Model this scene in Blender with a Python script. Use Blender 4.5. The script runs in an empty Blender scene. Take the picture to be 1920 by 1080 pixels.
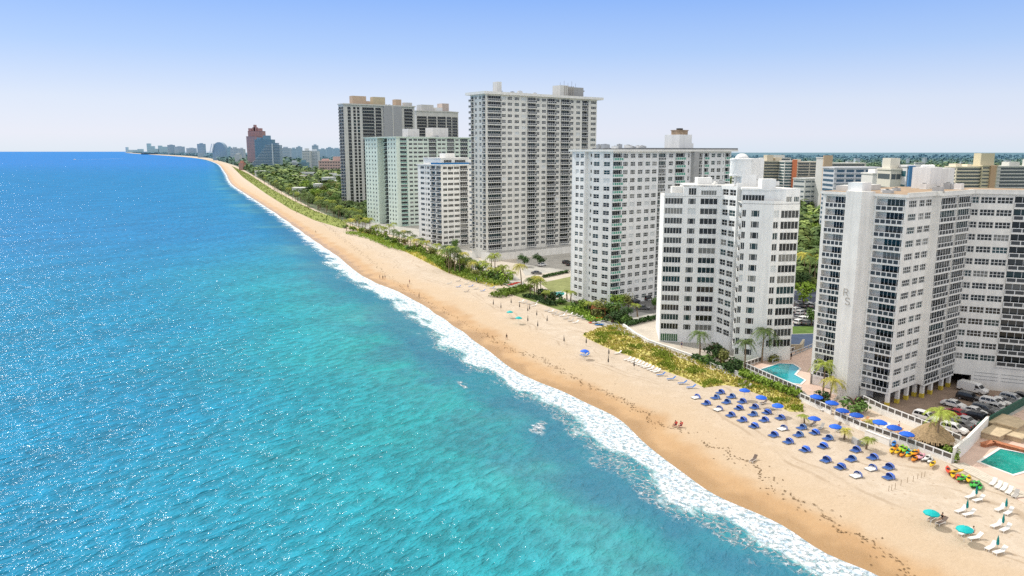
import bpy, bmesh, math, random
from mathutils import Vector, Matrix, noise
R = random.Random(11)
scene = bpy.context.scene
C = scene.collection
# ---------------------------------------------------------------- camera model (used to survey the place)
FPX, PITCH, HC = 1430.0, math.atan(257/1430.0), 53.0
cp, sp = math.cos(PITCH), math.sin(PITCH)
def at(px, py, z=1.5):
    x = (px-960)/FPX; y = (540-py)/FPX
    r = (x, cp+y*sp, y*cp-sp); t = (z-HC)/r[2]
    return Vector((r[0]*t, r[1]*t, z))
def zat(py, X, Y):
    k = (540-py)/FPX
    return HC+(k*Y*cp-Y*sp)/(cp+k*sp)
def alongz(o, d, px, z):
    k = (px-960)/FPX
    return (k*(o[1]*cp-(z-HC)*sp)-o[0])/(d[0]-k*d[1]*cp)
def px_of(v):
    dz = v[2]-HC; d = v[1]*cp-dz*sp; u = v[1]*sp+dz*cp
    return 960+FPX*v[0]/d, 540-FPX*u/d
cam = bpy.data.cameras.new('camera'); camo = bpy.data.objects.new('camera', cam); C.objects.link(camo)
camo.location = (0, 0, HC); camo.rotation_euler = (math.pi/2-PITCH, 0, 0)
cam.sensor_width = 36; cam.lens = 36*FPX/1920; cam.clip_start = 1; cam.clip_end = 60000
scene.camera = camo
scene.view_settings.view_transform = 'Standard'; scene.view_settings.look = 'None'; scene.view_settings.exposure = 0
scene.cycles.sample_clamp_direct = 18; scene.cycles.max_bounces = 5; scene.cycles.diffuse_bounces = 3; scene.cycles.glossy_bounces = 2
scene.cycles.caustics_reflective = False; scene.cycles.caustics_refractive = False
scene.cycles.use_denoising = False
# ---------------------------------------------------------------- light
SAZ = Vector((-0.72, 0.69)); SAZ.normalize(); SEL = math.radians(47)
w = bpy.data.worlds.new('World'); scene.world = w; w.use_nodes = True
nt = w.node_tree; nt.nodes.clear()
def N(t, ty, **k):
    n = t.nodes.new(ty)
    for a, b in k.items(): setattr(n, a, b)
    return n
sky = N(nt, 'ShaderNodeTexSky', sky_type='NISHITA', sun_disc=False, sun_elevation=SEL, sun_rotation=math.atan2(SAZ.x, SAZ.y), air_density=1.0, dust_density=0.6, ozone_density=2.0)
sm = N(nt, 'ShaderNodeVectorMath', operation='SCALE'); sm.inputs['Scale'].default_value = 0.11
geo = N(nt, 'ShaderNodeTexCoord'); sep = N(nt, 'ShaderNodeSeparateXYZ')
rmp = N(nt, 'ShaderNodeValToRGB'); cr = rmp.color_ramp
def ramp(cr, pts):
    while len(cr.elements) > 1: cr.elements.remove(cr.elements[-1])
    cr.elements[0].position = pts[0][0]; cr.elements[0].color = (*pts[0][1], 1)
    for p, c in pts[1:]:
        e = cr.elements.new(p); e.color = (*c, 1)
ramp(cr, [(0.0, (.74, .84, .97)), (0.02, (.80, .84, .98)), (0.06, (.72, .80, .98)), (0.12, (.45, .635, 1.0)), (0.20, (.225, .445, .99)), (0.32, (.82, .83, .88)), (0.48, (1.34, 1.27, 1.16)), (1.0, (1.5, 1.42, 1.30))])  # stops above the frame are brightened and neutral, added fill for shaded facades
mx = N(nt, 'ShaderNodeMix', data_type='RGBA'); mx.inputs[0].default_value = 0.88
bg = N(nt, 'ShaderNodeBackground'); wo = N(nt, 'ShaderNodeOutputWorld')
L = nt.links.new
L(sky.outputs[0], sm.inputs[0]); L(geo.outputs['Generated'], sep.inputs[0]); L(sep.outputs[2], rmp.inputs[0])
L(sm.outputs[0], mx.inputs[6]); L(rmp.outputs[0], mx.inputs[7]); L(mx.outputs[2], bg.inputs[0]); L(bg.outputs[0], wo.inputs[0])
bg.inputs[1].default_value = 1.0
sl = bpy.data.lights.new('sun', 'SUN'); so = bpy.data.objects.new('sun', sl); C.objects.link(so)
sl.energy = 3.4; sl.angle = math.radians(0.5); sl.color = (1.0, .955, .89)
sd = Vector((SAZ.x*math.cos(SEL), SAZ.y*math.cos(SEL), math.sin(SEL)))
so.rotation_euler = sd.to_track_quat('Z', 'Y').to_euler(); so.location = (-100, 100, 300)
# ---------------------------------------------------------------- tagging
def tag(o, label=None, cat=None, group=None, kind=None):
    if label: o['label'] = label
    if cat: o['category'] = cat
    if group: o['group'] = group
    if kind: o['kind'] = kind
    return o
def empty(name, loc, rz=0, label=None, cat=None, group=None):
    o = bpy.data.objects.new(name, None); C.objects.link(o); o.location = loc; o.rotation_euler = (0, 0, rz)
    o.empty_display_size = .5
    return tag(o, label, cat, group)
def copy_tree(o, parent=None):
    c = o.copy(); C.objects.link(c); c.parent = parent
    for ch in list(o.children): copy_tree(ch, c)
    return c
ORD = 'first second third fourth fifth sixth seventh eighth ninth tenth eleventh twelfth'.split()
def nth(i):
    if i < 12: return ORD[i]
    n = i+1; return f"{n}{'th' if 10 <= n % 100 <= 20 else {1:'st',2:'nd',3:'rd'}.get(n % 10,'th')}"
# ---------------------------------------------------------------- mesh builder
class MB:
    def __init__(s): s.v = []; s.f = []; s.m = []
    def poly(s, pts, m=0):
        n = len(s.v); s.v += [tuple(p) for p in pts]; s.f.append(tuple(range(n, n+len(pts)))); s.m.append(m)
    def box(s, x0, x1, y0, y1, z0, z1, m=0, top=None):
        n = len(s.v)
        s.v += [(x0,y0,z0),(x1,y0,z0),(x1,y1,z0),(x0,y1,z0),(x0,y0,z1),(x1,y0,z1),(x1,y1,z1),(x0,y1,z1)]
        for i, q in enumerate(((0,3,2,1),(4,5,6,7),(0,1,5,4),(1,2,6,5),(2,3,7,6),(3,0,4,7))):
            s.f.append(tuple(n+k for k in q)); s.m.append(top if (i == 1 and top is not None) else m)
    def prism(s, pts, z0, z1, m=0, top=None):
        k = len(pts); n = len(s.v)
        s.v += [(p[0],p[1],z0) for p in pts]+[(p[0],p[1],z1) for p in pts]
        for i in range(k):
            j = (i+1) % k; s.f.append((n+i,n+j,n+k+j,n+k+i)); s.m.append(m)
        s.f.append(tuple(n+k+i for i in range(k))); s.m.append(m if top is None else top)
        s.f.append(tuple(n+i for i in reversed(range(k)))); s.m.append(m)
    def tube(s, pts, rad, n=6, m=0, caps=True):
        pts = [Vector(p) for p in pts]; rings = []
        if not hasattr(rad, '__len__'): rad = [rad]*len(pts)
        for i, p in enumerate(pts):
            d = (pts[min(i+1,len(pts)-1)]-pts[max(i-1,0)]); d.normalize()
            a = d.orthogonal() if abs(d.z) > .9 else d.cross(Vector((0,0,1))); a.normalize(); b = d.cross(a)
            base = len(s.v); rings.append(base)
            for k in range(n):
                t = 2*math.pi*k/n; q = p+(a*math.cos(t)+b*math.sin(t))*rad[i]; s.v.append(tuple(q))
        for i in range(len(rings)-1):
            for k in range(n):
                k2 = (k+1) % n
                s.f.append((rings[i]+k, rings[i]+k2, rings[i+1]+k2, rings[i+1]+k)); s.m.append(m)
        if caps:
            s.f.append(tuple(rings[0]+k for k in range(n))); s.m.append(m)
            s.f.append(tuple(rings[-1]+k for k in reversed(range(n)))); s.m.append(m)
    def lathe(s, prof, n=16, m=0, o=(0,0,0)):
        rings = []
        for r, z in prof:
            rings.append(len(s.v))
            for k in range(n):
                t = 2*math.pi*k/n; s.v.append((o[0]+r*math.cos(t), o[1]+r*math.sin(t), o[2]+z))
        for i in range(len(rings)-1):
            for k in range(n):
                k2 = (k+1) % n; s.f.append((rings[i]+k, rings[i]+k2, rings[i+1]+k2, rings[i+1]+k)); s.m.append(m)
    def add(s, o, M):
        n = len(s.v); s.v += [tuple(M @ Vector(v)) for v in o.v]
        s.f += [tuple(n+i for i in f) for f in o.f]; s.m += o.m
    def mesh(s, name, mats, smooth=False):
        me = bpy.data.meshes.new(name); me.from_pydata(s.v, [], s.f)
        for q in (mats if isinstance(mats, (list, tuple)) else [mats]): me.materials.append(q)
        me.polygons.foreach_set('material_index', s.m)
        if smooth: me.polygons.foreach_set('use_smooth', [True]*len(s.f))
        me.update(); return me
    def build(s, name, mats, parent=None, loc=(0,0,0), rz=0, smooth=False):
        o = bpy.data.objects.new(name, s.mesh(name, mats, smooth)); C.objects.link(o)
        o.location = loc; o.rotation_euler = (0,0,rz)
        if parent: o.parent = parent
        return o
def link(name, me, parent=None, M=None):
    o = bpy.data.objects.new(name, me); C.objects.link(o)
    if parent: o.parent = parent
    if M is not None: o.matrix_local = M
    return o
# ---------------------------------------------------------------- materials
MATS = {}
def mat(name, col, rough=.7, spec=.3, var=.0, scale=1.0, metal=0, bump=0, coat=0, objrand=0.0, objcol=False, streak=0.0):
    if name in MATS: return MATS[name]
    m = bpy.data.materials.new(name); m.use_nodes = True; t = m.node_tree; b = t.nodes['Principled BSDF']
    b.inputs['Base Color'].default_value = (*col, 1); b.inputs['Roughness'].default_value = rough
    b.inputs['Specular IOR Level'].default_value = spec; b.inputs['Metallic'].default_value = metal
    if coat: b.inputs['Coat Weight'].default_value = coat
    src = None
    if objcol:
        oi = N(t, 'ShaderNodeObjectInfo'); src = oi.outputs['Color']
    if var or bump:
        tc = N(t, 'ShaderNodeNewGeometry')
        nz = N(t, 'ShaderNodeTexNoise'); nz.inputs['Scale'].default_value = scale; nz.inputs['Detail'].default_value = 5; nz.inputs['Roughness'].default_value = .65
        t.links.new(tc.outputs['Position'], nz.inputs['Vector'])
        if var:
            mr = N(t, 'ShaderNodeMapRange'); mr.inputs[1].default_value = .3; mr.inputs[2].default_value = .7; mr.inputs[3].default_value = 1-var; mr.inputs[4].default_value = 1+var
            t.links.new(nz.outputs[0], mr.inputs[0])
            vm = N(t, 'ShaderNodeVectorMath', operation='SCALE'); vm.inputs[0].default_value = col
            if src: t.links.new(src, vm.inputs[0])
            t.links.new(mr.outputs[0], vm.inputs['Scale']); src = vm.outputs[0]
        if bump:
            bp = N(t, 'ShaderNodeBump'); bp.inputs['Strength'].default_value = bump; bp.inputs['Distance'].default_value = .2
            t.links.new(nz.outputs[0], bp.inputs['Height']); t.links.new(bp.outputs[0], b.inputs['Normal'])
    if streak:
        g_=N(t,'ShaderNodeNewGeometry'); mp_=N(t,'ShaderNodeMapping'); mp_.inputs['Scale'].default_value=(.9,.9,.05); t.links.new(g_.outputs['Position'],mp_.inputs['Vector'])
        ns=N(t,'ShaderNodeTexNoise'); ns.inputs['Scale'].default_value=1.0; ns.inputs['Detail'].default_value=6; ns.inputs['Roughness'].default_value=.7; t.links.new(mp_.outputs[0],ns.inputs['Vector'])
        m2=N(t,'ShaderNodeMapRange'); m2.inputs[1].default_value=.38; m2.inputs[2].default_value=.66; m2.inputs[3].default_value=1.02; m2.inputs[4].default_value=1-streak; t.links.new(ns.outputs[0],m2.inputs[0])
        vm=N(t,'ShaderNodeVectorMath',operation='SCALE'); vm.inputs[0].default_value=col
        if src: t.links.new(src,vm.inputs[0])
        t.links.new(m2.outputs[0],vm.inputs['Scale']); src=vm.outputs[0]
    if objrand:
        oi = N(t, 'ShaderNodeObjectInfo'); mr = N(t, 'ShaderNodeMapRange'); mr.inputs[3].default_value = 1-objrand; mr.inputs[4].default_value = 1+objrand
        t.links.new(oi.outputs['Random'], mr.inputs[0])
        vm = N(t, 'ShaderNodeVectorMath', operation='SCALE'); vm.inputs[0].default_value = col
        if src: t.links.new(src, vm.inputs[0])
        t.links.new(mr.outputs[0], vm.inputs['Scale']); src = vm.outputs[0]
    if src: t.links.new(src, b.inputs['Base Color'])
    MATS[name] = m; return m
# ---------------------------------------------------------------- shoreline survey
def interp(tab, y):
    if y <= tab[0][0]:
        (y0,x0),(y1,x1) = tab[0],tab[1]
    elif y >= tab[-1][0]:
        (y0,x0),(y1,x1) = tab[-2],tab[-1]
    else:
        for i in range(len(tab)-1):
            if tab[i+1][0] >= y: (y0,x0),(y1,x1) = tab[i],tab[i+1]; break
        # Catmull tangent smoothing
        i0 = max(i-1,0); i3 = min(i+2,len(tab)-1)
        m0 = (tab[i+1][1]-tab[i0][1])/(tab[i+1][0]-tab[i0][0]); m1 = (tab[i3][1]-tab[i][1])/(tab[i3][0]-tab[i][0])
        h = y1-y0; t = (y-y0)/h
        return (2*t**3-3*t*t+1)*x0+(t**3-2*t*t+t)*h*m0+(-2*t**3+3*t*t)*x1+(t**3-t*t)*h*m1
    return x0+(x1-x0)*(y-y0)/(y1-y0)
def table(pts, z=0):
    return [(p[1],p[0]) for p in (at(a,b,z) for a,b in pts)]
SHORE = [(30, 82), (60, 63)]+table([(1665,1080),(1575,1040),(1490,985),(1360,925),(1228,835),(1178,788),(1080,740),(970,690),(880,625),(780,560),(690,520),(645,485),(600,455),(520,400),(470,368),(436,345),(424,325),(407,306.5),(381,298.4),(350,294.6),(318,292.2)])
SHORE += [(16000,-7800),(24000,-12000)]
LANDE = [(30, 140), (70, 118), (90,105)]+table([(1740,875),(1560,775),(1400,735),(1250,688),(1120,630),(960,560),(860,510),(760,455),(650,425),(560,385),(470,330),(440,312),(413,303),(388,296.2),(352,292.5),(318,290.6)],1.5)
LANDE += [(16000,-7690),(24000,-11850)]
def xs(y): return interp(SHORE, y)
def xl(y): return interp(LANDE, y)
YS = [30+i*2.0 for i in range(110)]
while YS[-1] < 24000: YS.append(YS[-1]*1.03)
def sheet_rows(cols, zf, attr=True):
    vs=[]; fs=[]; dd=[]; k=len(cols)
    for y in YS:
        x0 = xs(y); wl = xl(y)-x0
        for c in cols:
            x = x0+(c(y,wl) if callable(c) else c)
            vs.append((x, y, zf(x-x0, y, x))); dd.append((x-x0)*.9)
    for i in range(len(YS)-1):
        for j in range(k-1):
            a=i*k+j; fs.append((a, a+1, a+k+1, a+k))
    return vs, fs, dd
def sheet_obj(name, vs, fs, dd, m):
    me = bpy.data.meshes.new(name); me.from_pydata(vs,[],fs); me.materials.append(m)
    at_ = me.attributes.new('shore_d','FLOAT','POINT'); at_.data.foreach_set('value', dd)
    me.polygons.foreach_set('use_smooth',[True]*len(fs)); me.update()
    o = bpy.data.objects.new(name, me); C.objects.link(o); o['kind']='structure'; return o
def sandz(d):
    if d < -4: return .07*d
    t = max(0,min(1,(d+4)/26)); return -.28+1.78*(1-(1-t)**1.7)
def groundz(x, y):
    return min(1.5, sandz((x-xs(y))))
def atg(px, py):   # point on the beach surface
    z = 1.5
    for _ in range(6): p = at(px,py,z); z = groundz(p.x,p.y)
    return Vector((p.x,p.y,z))
# sand -------------------------------------------------------------
ms = bpy.data.materials.new('sand'); ms.use_nodes=True; t=ms.node_tree; b=t.nodes['Principled BSDF']
g=N(t,'ShaderNodeNewGeometry'); a=N(t,'ShaderNodeAttribute',attribute_name='shore_d')
def noise_(t, vec, scale, detail=4, rough=.6, dist=0, w=None):
    n=N(t,'ShaderNodeTexNoise'); n.inputs['Scale'].default_value=scale; n.inputs['Detail'].default_value=detail; n.inputs['Roughness'].default_value=rough; n.inputs['Distortion'].default_value=dist
    t.links.new(vec,n.inputs['Vector']); return n.outputs[0]
def math_(t, op, x, y=None, z=None, clamp=False):
    n=N(t,'ShaderNodeMath',operation=op); n.use_clamp=clamp
    for i,q in enumerate((x,y,z)):
        if q is None: continue
        if isinstance(q,(int,float)): n.inputs[i].default_value=q
        else: t.links.new(q,n.inputs[i])
    return n.outputs[0]
def mrange(t, x, a, b, c=0, d=1, smooth=True):
    n=N(t,'ShaderNodeMapRange'); n.interpolation_type='SMOOTHSTEP' if smooth else 'LINEAR'
    for i,q in enumerate((x,a,b,c,d)):
        if isinstance(q,(int,float)): n.inputs[i].default_value=q
        else: t.links.new(q,n.inputs[i])
    return n.outputs[0]
def mixc(t, f, A, B):
    n=N(t,'ShaderNodeMix',data_type='RGBA')
    for i,q in ((0,f),(6,A),(7,B)):
        if isinstance(q,(int,float)): n.inputs[i].default_value=q
        elif isinstance(q,tuple): n.inputs[i].default_value=(*q,1)
        else: t.links.new(q,n.inputs[i])
    return n.outputs[2]
P=g.outputs['Position']; D=a.outputs['Fac']
nb=noise_(t,P,.09,3); nf=noise_(t,P,1.7,6,.7); nm=noise_(t,P,.35,5)
dw=math_(t,'ADD',D,math_(t,'MULTIPLY',math_(t,'SUBTRACT',nb,.5),9))
wet=mrange(t,dw,2.5,8.5,1,0)
dry=mixc(t,mrange(t,nm,.35,.7),(.49,.41,.32),(.56,.48,.39))
dry=mixc(t,mrange(t,dw,9,22,.8,0),dry,(.50,.38,.255))
wetc=mixc(t,mrange(t,nb,.3,.7),(.42,.26,.13),(.48,.31,.16))
c=mixc(t,wet,dry,wetc)
swash=mrange(t,dw,-.5,2.0,1,0)
c=mixc(t,math_(t,'MULTIPLY',swash,.6),c,(.30,.18,.08))
c=mixc(t,mrange(t,nf,.35,.75,0,.25),c,(.36,.26,.16))
nt_=noise_(t,P,.03,2); tk=0
for off in (17,18.8,27,30.5):
    e_=math_(t,'ABSOLUTE',math_(t,'SUBTRACT',math_(t,'ADD',D,math_(t,'MULTIPLY',math_(t,'SUBTRACT',nt_,.5),16 if off<20 else 30)),off))
    k_=math_(t,'MULTIPLY',mrange(t,e_,.12,.42,1,0),mrange(t,nb,.40,.60)); tk=k_ if tk==0 else math_(t,'MAXIMUM',tk,k_)
c=mixc(t,math_(t,'MULTIPLY',tk,.38),c,(.27,.19,.115))
fp=N(t,'ShaderNodeTexVoronoi'); fp.inputs['Scale'].default_value=.8; t.links.new(P,fp.inputs['Vector']); c=mixc(t,math_(t,'MULTIPLY',mrange(t,fp.outputs['Distance'],.10,.26,1,0),math_(t,'MULTIPLY',mrange(t,dw,9,14),mrange(t,nm,.42,.58,.1,.5))),c,(.30,.215,.135))
t.links.new(c,b.inputs['Base Color']); b.inputs['Specular IOR Level'].default_value=.25
t.links.new(mrange(t,dw,0,6,.35,.9),b.inputs['Roughness'])
bp=N(t,'ShaderNodeBump'); bp.inputs['Strength'].default_value=.55; bp.inputs['Distance'].default_value=.25
t.links.new(math_(t,'ADD',nf,nm),bp.inputs['Height']); t.links.new(bp.outputs[0],b.inputs['Normal'])
vs,fs,dd = sheet_rows([-40,-12,-6,-4,-3,-2,-1,0,1,2,3,4,6,8,10,13,16,19,22,26]+[(lambda y,wl,k=k: 26+(max(wl,30)+12-26)*k) for k in (.25,.5,.75,1)], lambda d,y,x: sandz(d)+(.10*noise.noise(Vector((x*.075,y*.075,0))) if d<16 else .0)*(1 if y<700 else 0))
sheet_obj('beach_sand', vs, fs, dd, ms)
# land -------------------------------------------------------------
ml = bpy.data.materials.new('land'); ml.use_nodes=True; t=ml.node_tree; b=t.nodes['Principled BSDF']
g=N(t,'ShaderNodeNewGeometry'); P=g.outputs['Position']
n1=noise_(t,P,.02,5,.7); n2=noise_(t,P,.12,4,.7)
c=mixc(t,mrange(t,n1,.42,.58),(.05,.085,.03),(.11,.13,.07)); c=mixc(t,mrange(t,n2,.55,.72),c,(.32,.30,.26))
sx=N(t,'ShaderNodeSeparateXYZ'); t.links.new(P,sx.inputs[0])
c=mixc(t,mrange(t,sx.outputs[1],1200,6000),c,(.06,.15,.20))  # aerial haze put into the land colour, bluer with distance
t.links.new(c,b.inputs['Base Color']); b.inputs['Roughness'].default_value=.9
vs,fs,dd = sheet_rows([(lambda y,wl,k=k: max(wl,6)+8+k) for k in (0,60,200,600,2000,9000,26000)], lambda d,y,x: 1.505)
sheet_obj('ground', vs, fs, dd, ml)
# sea --------------------------------------------------------------
mw = bpy.data.materials.new('sea_water'); mw.use_nodes=True; t=mw.node_tree; b=t.nodes['Principled BSDF']
g=N(t,'ShaderNodeNewGeometry'); a=N(t,'ShaderNodeAttribute',attribute_name='shore_d'); P=g.outputs['Position']; D=math_(t,'MULTIPLY',a.outputs['Fac'],-1)
sx=N(t,'ShaderNodeSeparateXYZ'); t.links.new(P,sx.inputs[0]); Yc=sx.outputs[1]
nbig=noise_(t,P,.016,4,.6); nmid=noise_(t,P,.05,5,.65); nsm=noise_(t,P,.22,5,.7,.4)
dj=math_(t,'ADD',D,math_(t,'MULTIPLY',math_(t,'SUBTRACT',nbig,.5),60))
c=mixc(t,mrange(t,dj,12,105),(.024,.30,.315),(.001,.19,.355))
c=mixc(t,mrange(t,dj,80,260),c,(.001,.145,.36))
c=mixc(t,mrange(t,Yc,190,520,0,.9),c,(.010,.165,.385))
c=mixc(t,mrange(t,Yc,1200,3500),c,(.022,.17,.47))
mp0=N(t,'ShaderNodeMapping'); mp0.inputs['Rotation'].default_value=(0,0,math.radians(-26)); t.links.new(P,mp0.inputs['Vector']); mp=N(t,'ShaderNodeMapping'); mp.inputs['Scale'].default_value=(1,.4,1); t.links.new(mp0.outputs[0],mp.inputs['Vector'])
nfo=noise_(t,mp.outputs[0],.16,3,.6);
fe_=math_(t,'ADD',math_(t,'ADD',D,mrange(t,Yc,160,600,0,5)),math_(t,'MULTIPLY',math_(t,'SUBTRACT',nfo,.5),18))
# churned sandy streaks and dark patches of the trough next to the surf
dk=math_(t,'MULTIPLY',mrange(t,D,7,13),mrange(t,D,24,46,1,0)); dk=math_(t,'MULTIPLY',dk,mrange(t,nmid,.36,.62)); dk=math_(t,'MULTIPLY',dk,mrange(t,Yc,260,420,1,.3))
c=mixc(t,math_(t,'MULTIPLY',dk,.6),c,(.030,.135,.215))
gs=math_(t,'MULTIPLY',mrange(t,D,5,45,1,0),mrange(t,nbig,.45,.62)); c=mixc(t,math_(t,'MULTIPLY',gs,.5),c,(.13,.36,.34))
tr_=math_(t,'MULTIPLY',mrange(t,fe_,8,11),mrange(t,fe_,14,30,1,0)); c=mixc(t,math_(t,'MULTIPLY',tr_,.62),c,(.022,.125,.235))
nr=mrange(t,D,0,7,1,0); c=mixc(t,math_(t,'MULTIPLY',nr,.55),c,(.22,.36,.36))
def wave(rot, sc, st, det, ro):
    m0=N(t,'ShaderNodeMapping'); m0.inputs['Rotation'].default_value=(0,0,math.radians(rot)); t.links.new(P,m0.inputs['Vector'])
    m=N(t,'ShaderNodeMapping'); m.inputs['Scale'].default_value=(1,st,1); t.links.new(m0.outputs[0],m.inputs['Vector'])
    return noise_(t,m.outputs[0],sc,det,ro,.25)
h1=wave(36,.58,.46,3.5,.58); h2=wave(28,.07,.3,2,.5); h3=wave(44,1.1,.5,2,.5)
vs_=N(t,'ShaderNodeVectorMath',operation='SCALE'); t.links.new(c,vs_.inputs[0]); t.links.new(math_(t,'MULTIPLY',mrange(t,h1,.34,.66,.80,1.24),mrange(t,h2,.3,.7,.90,1.10)),vs_.inputs['Scale']); c=mixc(t,mrange(t,D,5,40),c,vs_.outputs[0])  # light in the crests and dark troughs are put into the water colour
# foam
vor=N(t,'ShaderNodeTexVoronoi',feature='DISTANCE_TO_EDGE'); vor.inputs['Scale'].default_value=.75
wv=N(t,'ShaderNodeVectorMath',operation='ADD'); nn=N(t,'ShaderNodeTexNoise'); nn.inputs['Scale'].default_value=.7; nn.inputs['Detail'].default_value=4; t.links.new(P,nn.inputs['Vector'])
ws=N(t,'ShaderNodeVectorMath',operation='SCALE'); ws.inputs['Scale'].default_value=2.4; t.links.new(nn.outputs['Color'],ws.inputs[0]); t.links.new(P,wv.inputs[0]); t.links.new(ws.outputs[0],wv.inputs[1]); t.links.new(wv.outputs[0],vor.inputs['Vector'])
lace=mrange(t,vor.outputs['Distance'],.02,.16,1,0)
fe=fe_
core=mrange(t,fe,7.5,10.0,1,0); halo=mrange(t,fe,9.5,13,1,0)
nfi=noise_(t,P,1.1,5,.7)
foam=math_(t,'MAXIMUM',math_(t,'MULTIPLY',core,mrange(t,nfi,.34,.50,.45,1)),math_(t,'MULTIPLY',math_(t,'MULTIPLY',halo,lace),mrange(t,nfi,.38,.6,.15,1)))
# a few stray caps
cap=math_(t,'MULTIPLY',mrange(t,noise_(t,P,.045,2),.64,.72),mrange(t,nfi,.56,.70)); cap=math_(t,'MULTIPLY',cap,mrange(t,D,14,26)); cap=math_(t,'MULTIPLY',cap,mrange(t,D,40,110,.22,.0))
br=math_(t,'MULTIPLY',mrange(t,math_(t,'ABSOLUTE',math_(t,'SUBTRACT',fe_,17.5)),.3,1.5,1,0),mrange(t,noise_(t,P,.055,2,.5),.63,.68)); br=math_(t,'MULTIPLY',br,mrange(t,nfi,.36,.56)); br=math_(t,'MULTIPLY',br,mrange(t,Yc,230,330,1,0))
foam=math_(t,'MAXIMUM',math_(t,'MAXIMUM',foam,cap),br,clamp=True)
c=mixc(t,foam,c,mixc(t,mrange(t,noise_(t,mp.outputs[0],1.5,6,.75),.38,.58),(.40,.54,.66),(.88,.90,.92)))
b.inputs['Roughness'].default_value=.9; b.inputs['Specular IOR Level'].default_value=0; t.links.new(c,b.inputs['Base Color'])
gls=N(t,'ShaderNodeBsdfGlossy'); gls.inputs['Roughness'].default_value=.14; fr=N(t,'ShaderNodeFresnel'); fr.inputs['IOR'].default_value=1.33
mixs=N(t,'ShaderNodeMixShader'); fac=math_(t,'MINIMUM',fr.outputs[0],mrange(t,Yc,120,900,.14,.10)); fac=math_(t,'MULTIPLY',fac,math_(t,'SUBTRACT',1,foam))
t.links.new(fac,mixs.inputs[0]); t.links.new(b.outputs[0],mixs.inputs[1]); t.links.new(gls.outputs[0],mixs.inputs[2]); t.links.new(mixs.outputs[0],t.nodes['Material Output'].inputs[0])
hh=math_(t,'ADD',math_(t,'MULTIPLY',h1,1.5),math_(t,'ADD',math_(t,'MULTIPLY',h2,1.2),math_(t,'MULTIPLY',h3,.36)))
hh=math_(t,'MULTIPLY',hh,mrange(t,D,6,60,.35,1)); hh=math_(t,'MULTIPLY',hh,mrange(t,Yc,150,420,1,.62))
hh=math_(t,'ADD',hh,math_(t,'MULTIPLY',foam,math_(t,'MULTIPLY',nfi,.5)))
bp=N(t,'ShaderNodeBump'); bp.inputs['Strength'].default_value=1.0; bp.inputs['Distance'].default_value=1.15
t.links.new(hh,bp.inputs['Height']); t.links.new(bp.outputs[0],b.inputs['Normal']); t.links.new(bp.outputs[0],gls.inputs['Normal']); t.links.new(bp.outputs[0],fr.inputs['Normal'])
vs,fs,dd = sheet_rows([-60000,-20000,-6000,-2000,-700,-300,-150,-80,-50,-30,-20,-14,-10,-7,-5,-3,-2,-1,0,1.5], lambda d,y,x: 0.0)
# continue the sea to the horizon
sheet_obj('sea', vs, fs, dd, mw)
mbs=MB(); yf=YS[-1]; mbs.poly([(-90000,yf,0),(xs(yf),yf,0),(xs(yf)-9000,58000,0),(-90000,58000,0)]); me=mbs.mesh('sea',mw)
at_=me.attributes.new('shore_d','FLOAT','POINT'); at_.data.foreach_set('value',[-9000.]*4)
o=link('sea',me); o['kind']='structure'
# ================================================================ buildings
def glass(name, col, rough=.08, spec=.42): return mat(name, col, rough, spec, objrand=.25)
G_DARK=glass('glass_dark',(.012,.016,.018)); G_TEAL=glass('glass_teal',(.014,.045,.05)); G_GREY=glass('glass_grey',(.055,.06,.06),.15)
G_CURT=mat('curtained_glass',(.20,.20,.185),.25,.5,objrand=.2); G_BLUE=glass('glass_blue',(.02,.06,.11))
SHUT=mat('shutter_white',(.66,.69,.69),.6,.2)
FRAME=mat('window_frame_white',(.78,.78,.76),.5,.3); FRAMED=mat('frame_dark',(.05,.05,.05),.5,.3)
GREENG=mat('balcony_green_glass',(.10,.36,.27),.1,.5); RAILD=mat('rail_dark_panel',(.045,.05,.055),.25,.5)
WHITE=mat('wall_white',(.86,.86,.84),.75,.2,.05,.35,streak=.12); WARM=mat('wall_warm_white',(.85,.83,.78),.75,.2,.06,.3,streak=.12)
CREAMY=mat('wall_pale_stone',(.80,.78,.72),.75,.2,.06,.3,streak=.12); MINT=mat('wall_mint',(.72,.82,.72),.75,.2,.05,.3,streak=.12)
TAUPE=mat('wall_taupe',(.46,.43,.38),.8,.2,.08,.3,streak=.12); CONC=mat('concrete_grey',(.40,.40,.39),.85,.2,.10,.5)
PINKW=mat('wall_pinkish',(.62,.52,.46),.8,.2,.06,.3,streak=.12); ROOFT=mat('roof_tan_gravel',(.36,.27,.19),.9,.1,.3,.6); ROOFG=mat('roof_grey',(.22,.23,.24),.9,.1,.25,.5); ROOFW=mat('roof_white',(.62,.62,.6),.85,.2,.12,.4)
METALG=mat('metal_grey',(.45,.47,.48),.45,.5,.1,1); YELLOW=mat('safety_yellow',(.62,.48,.06),.6,.3); BLUEAW=mat('awning_blue',(.02,.17,.42),.6,.3)
UNITS={}
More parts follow.
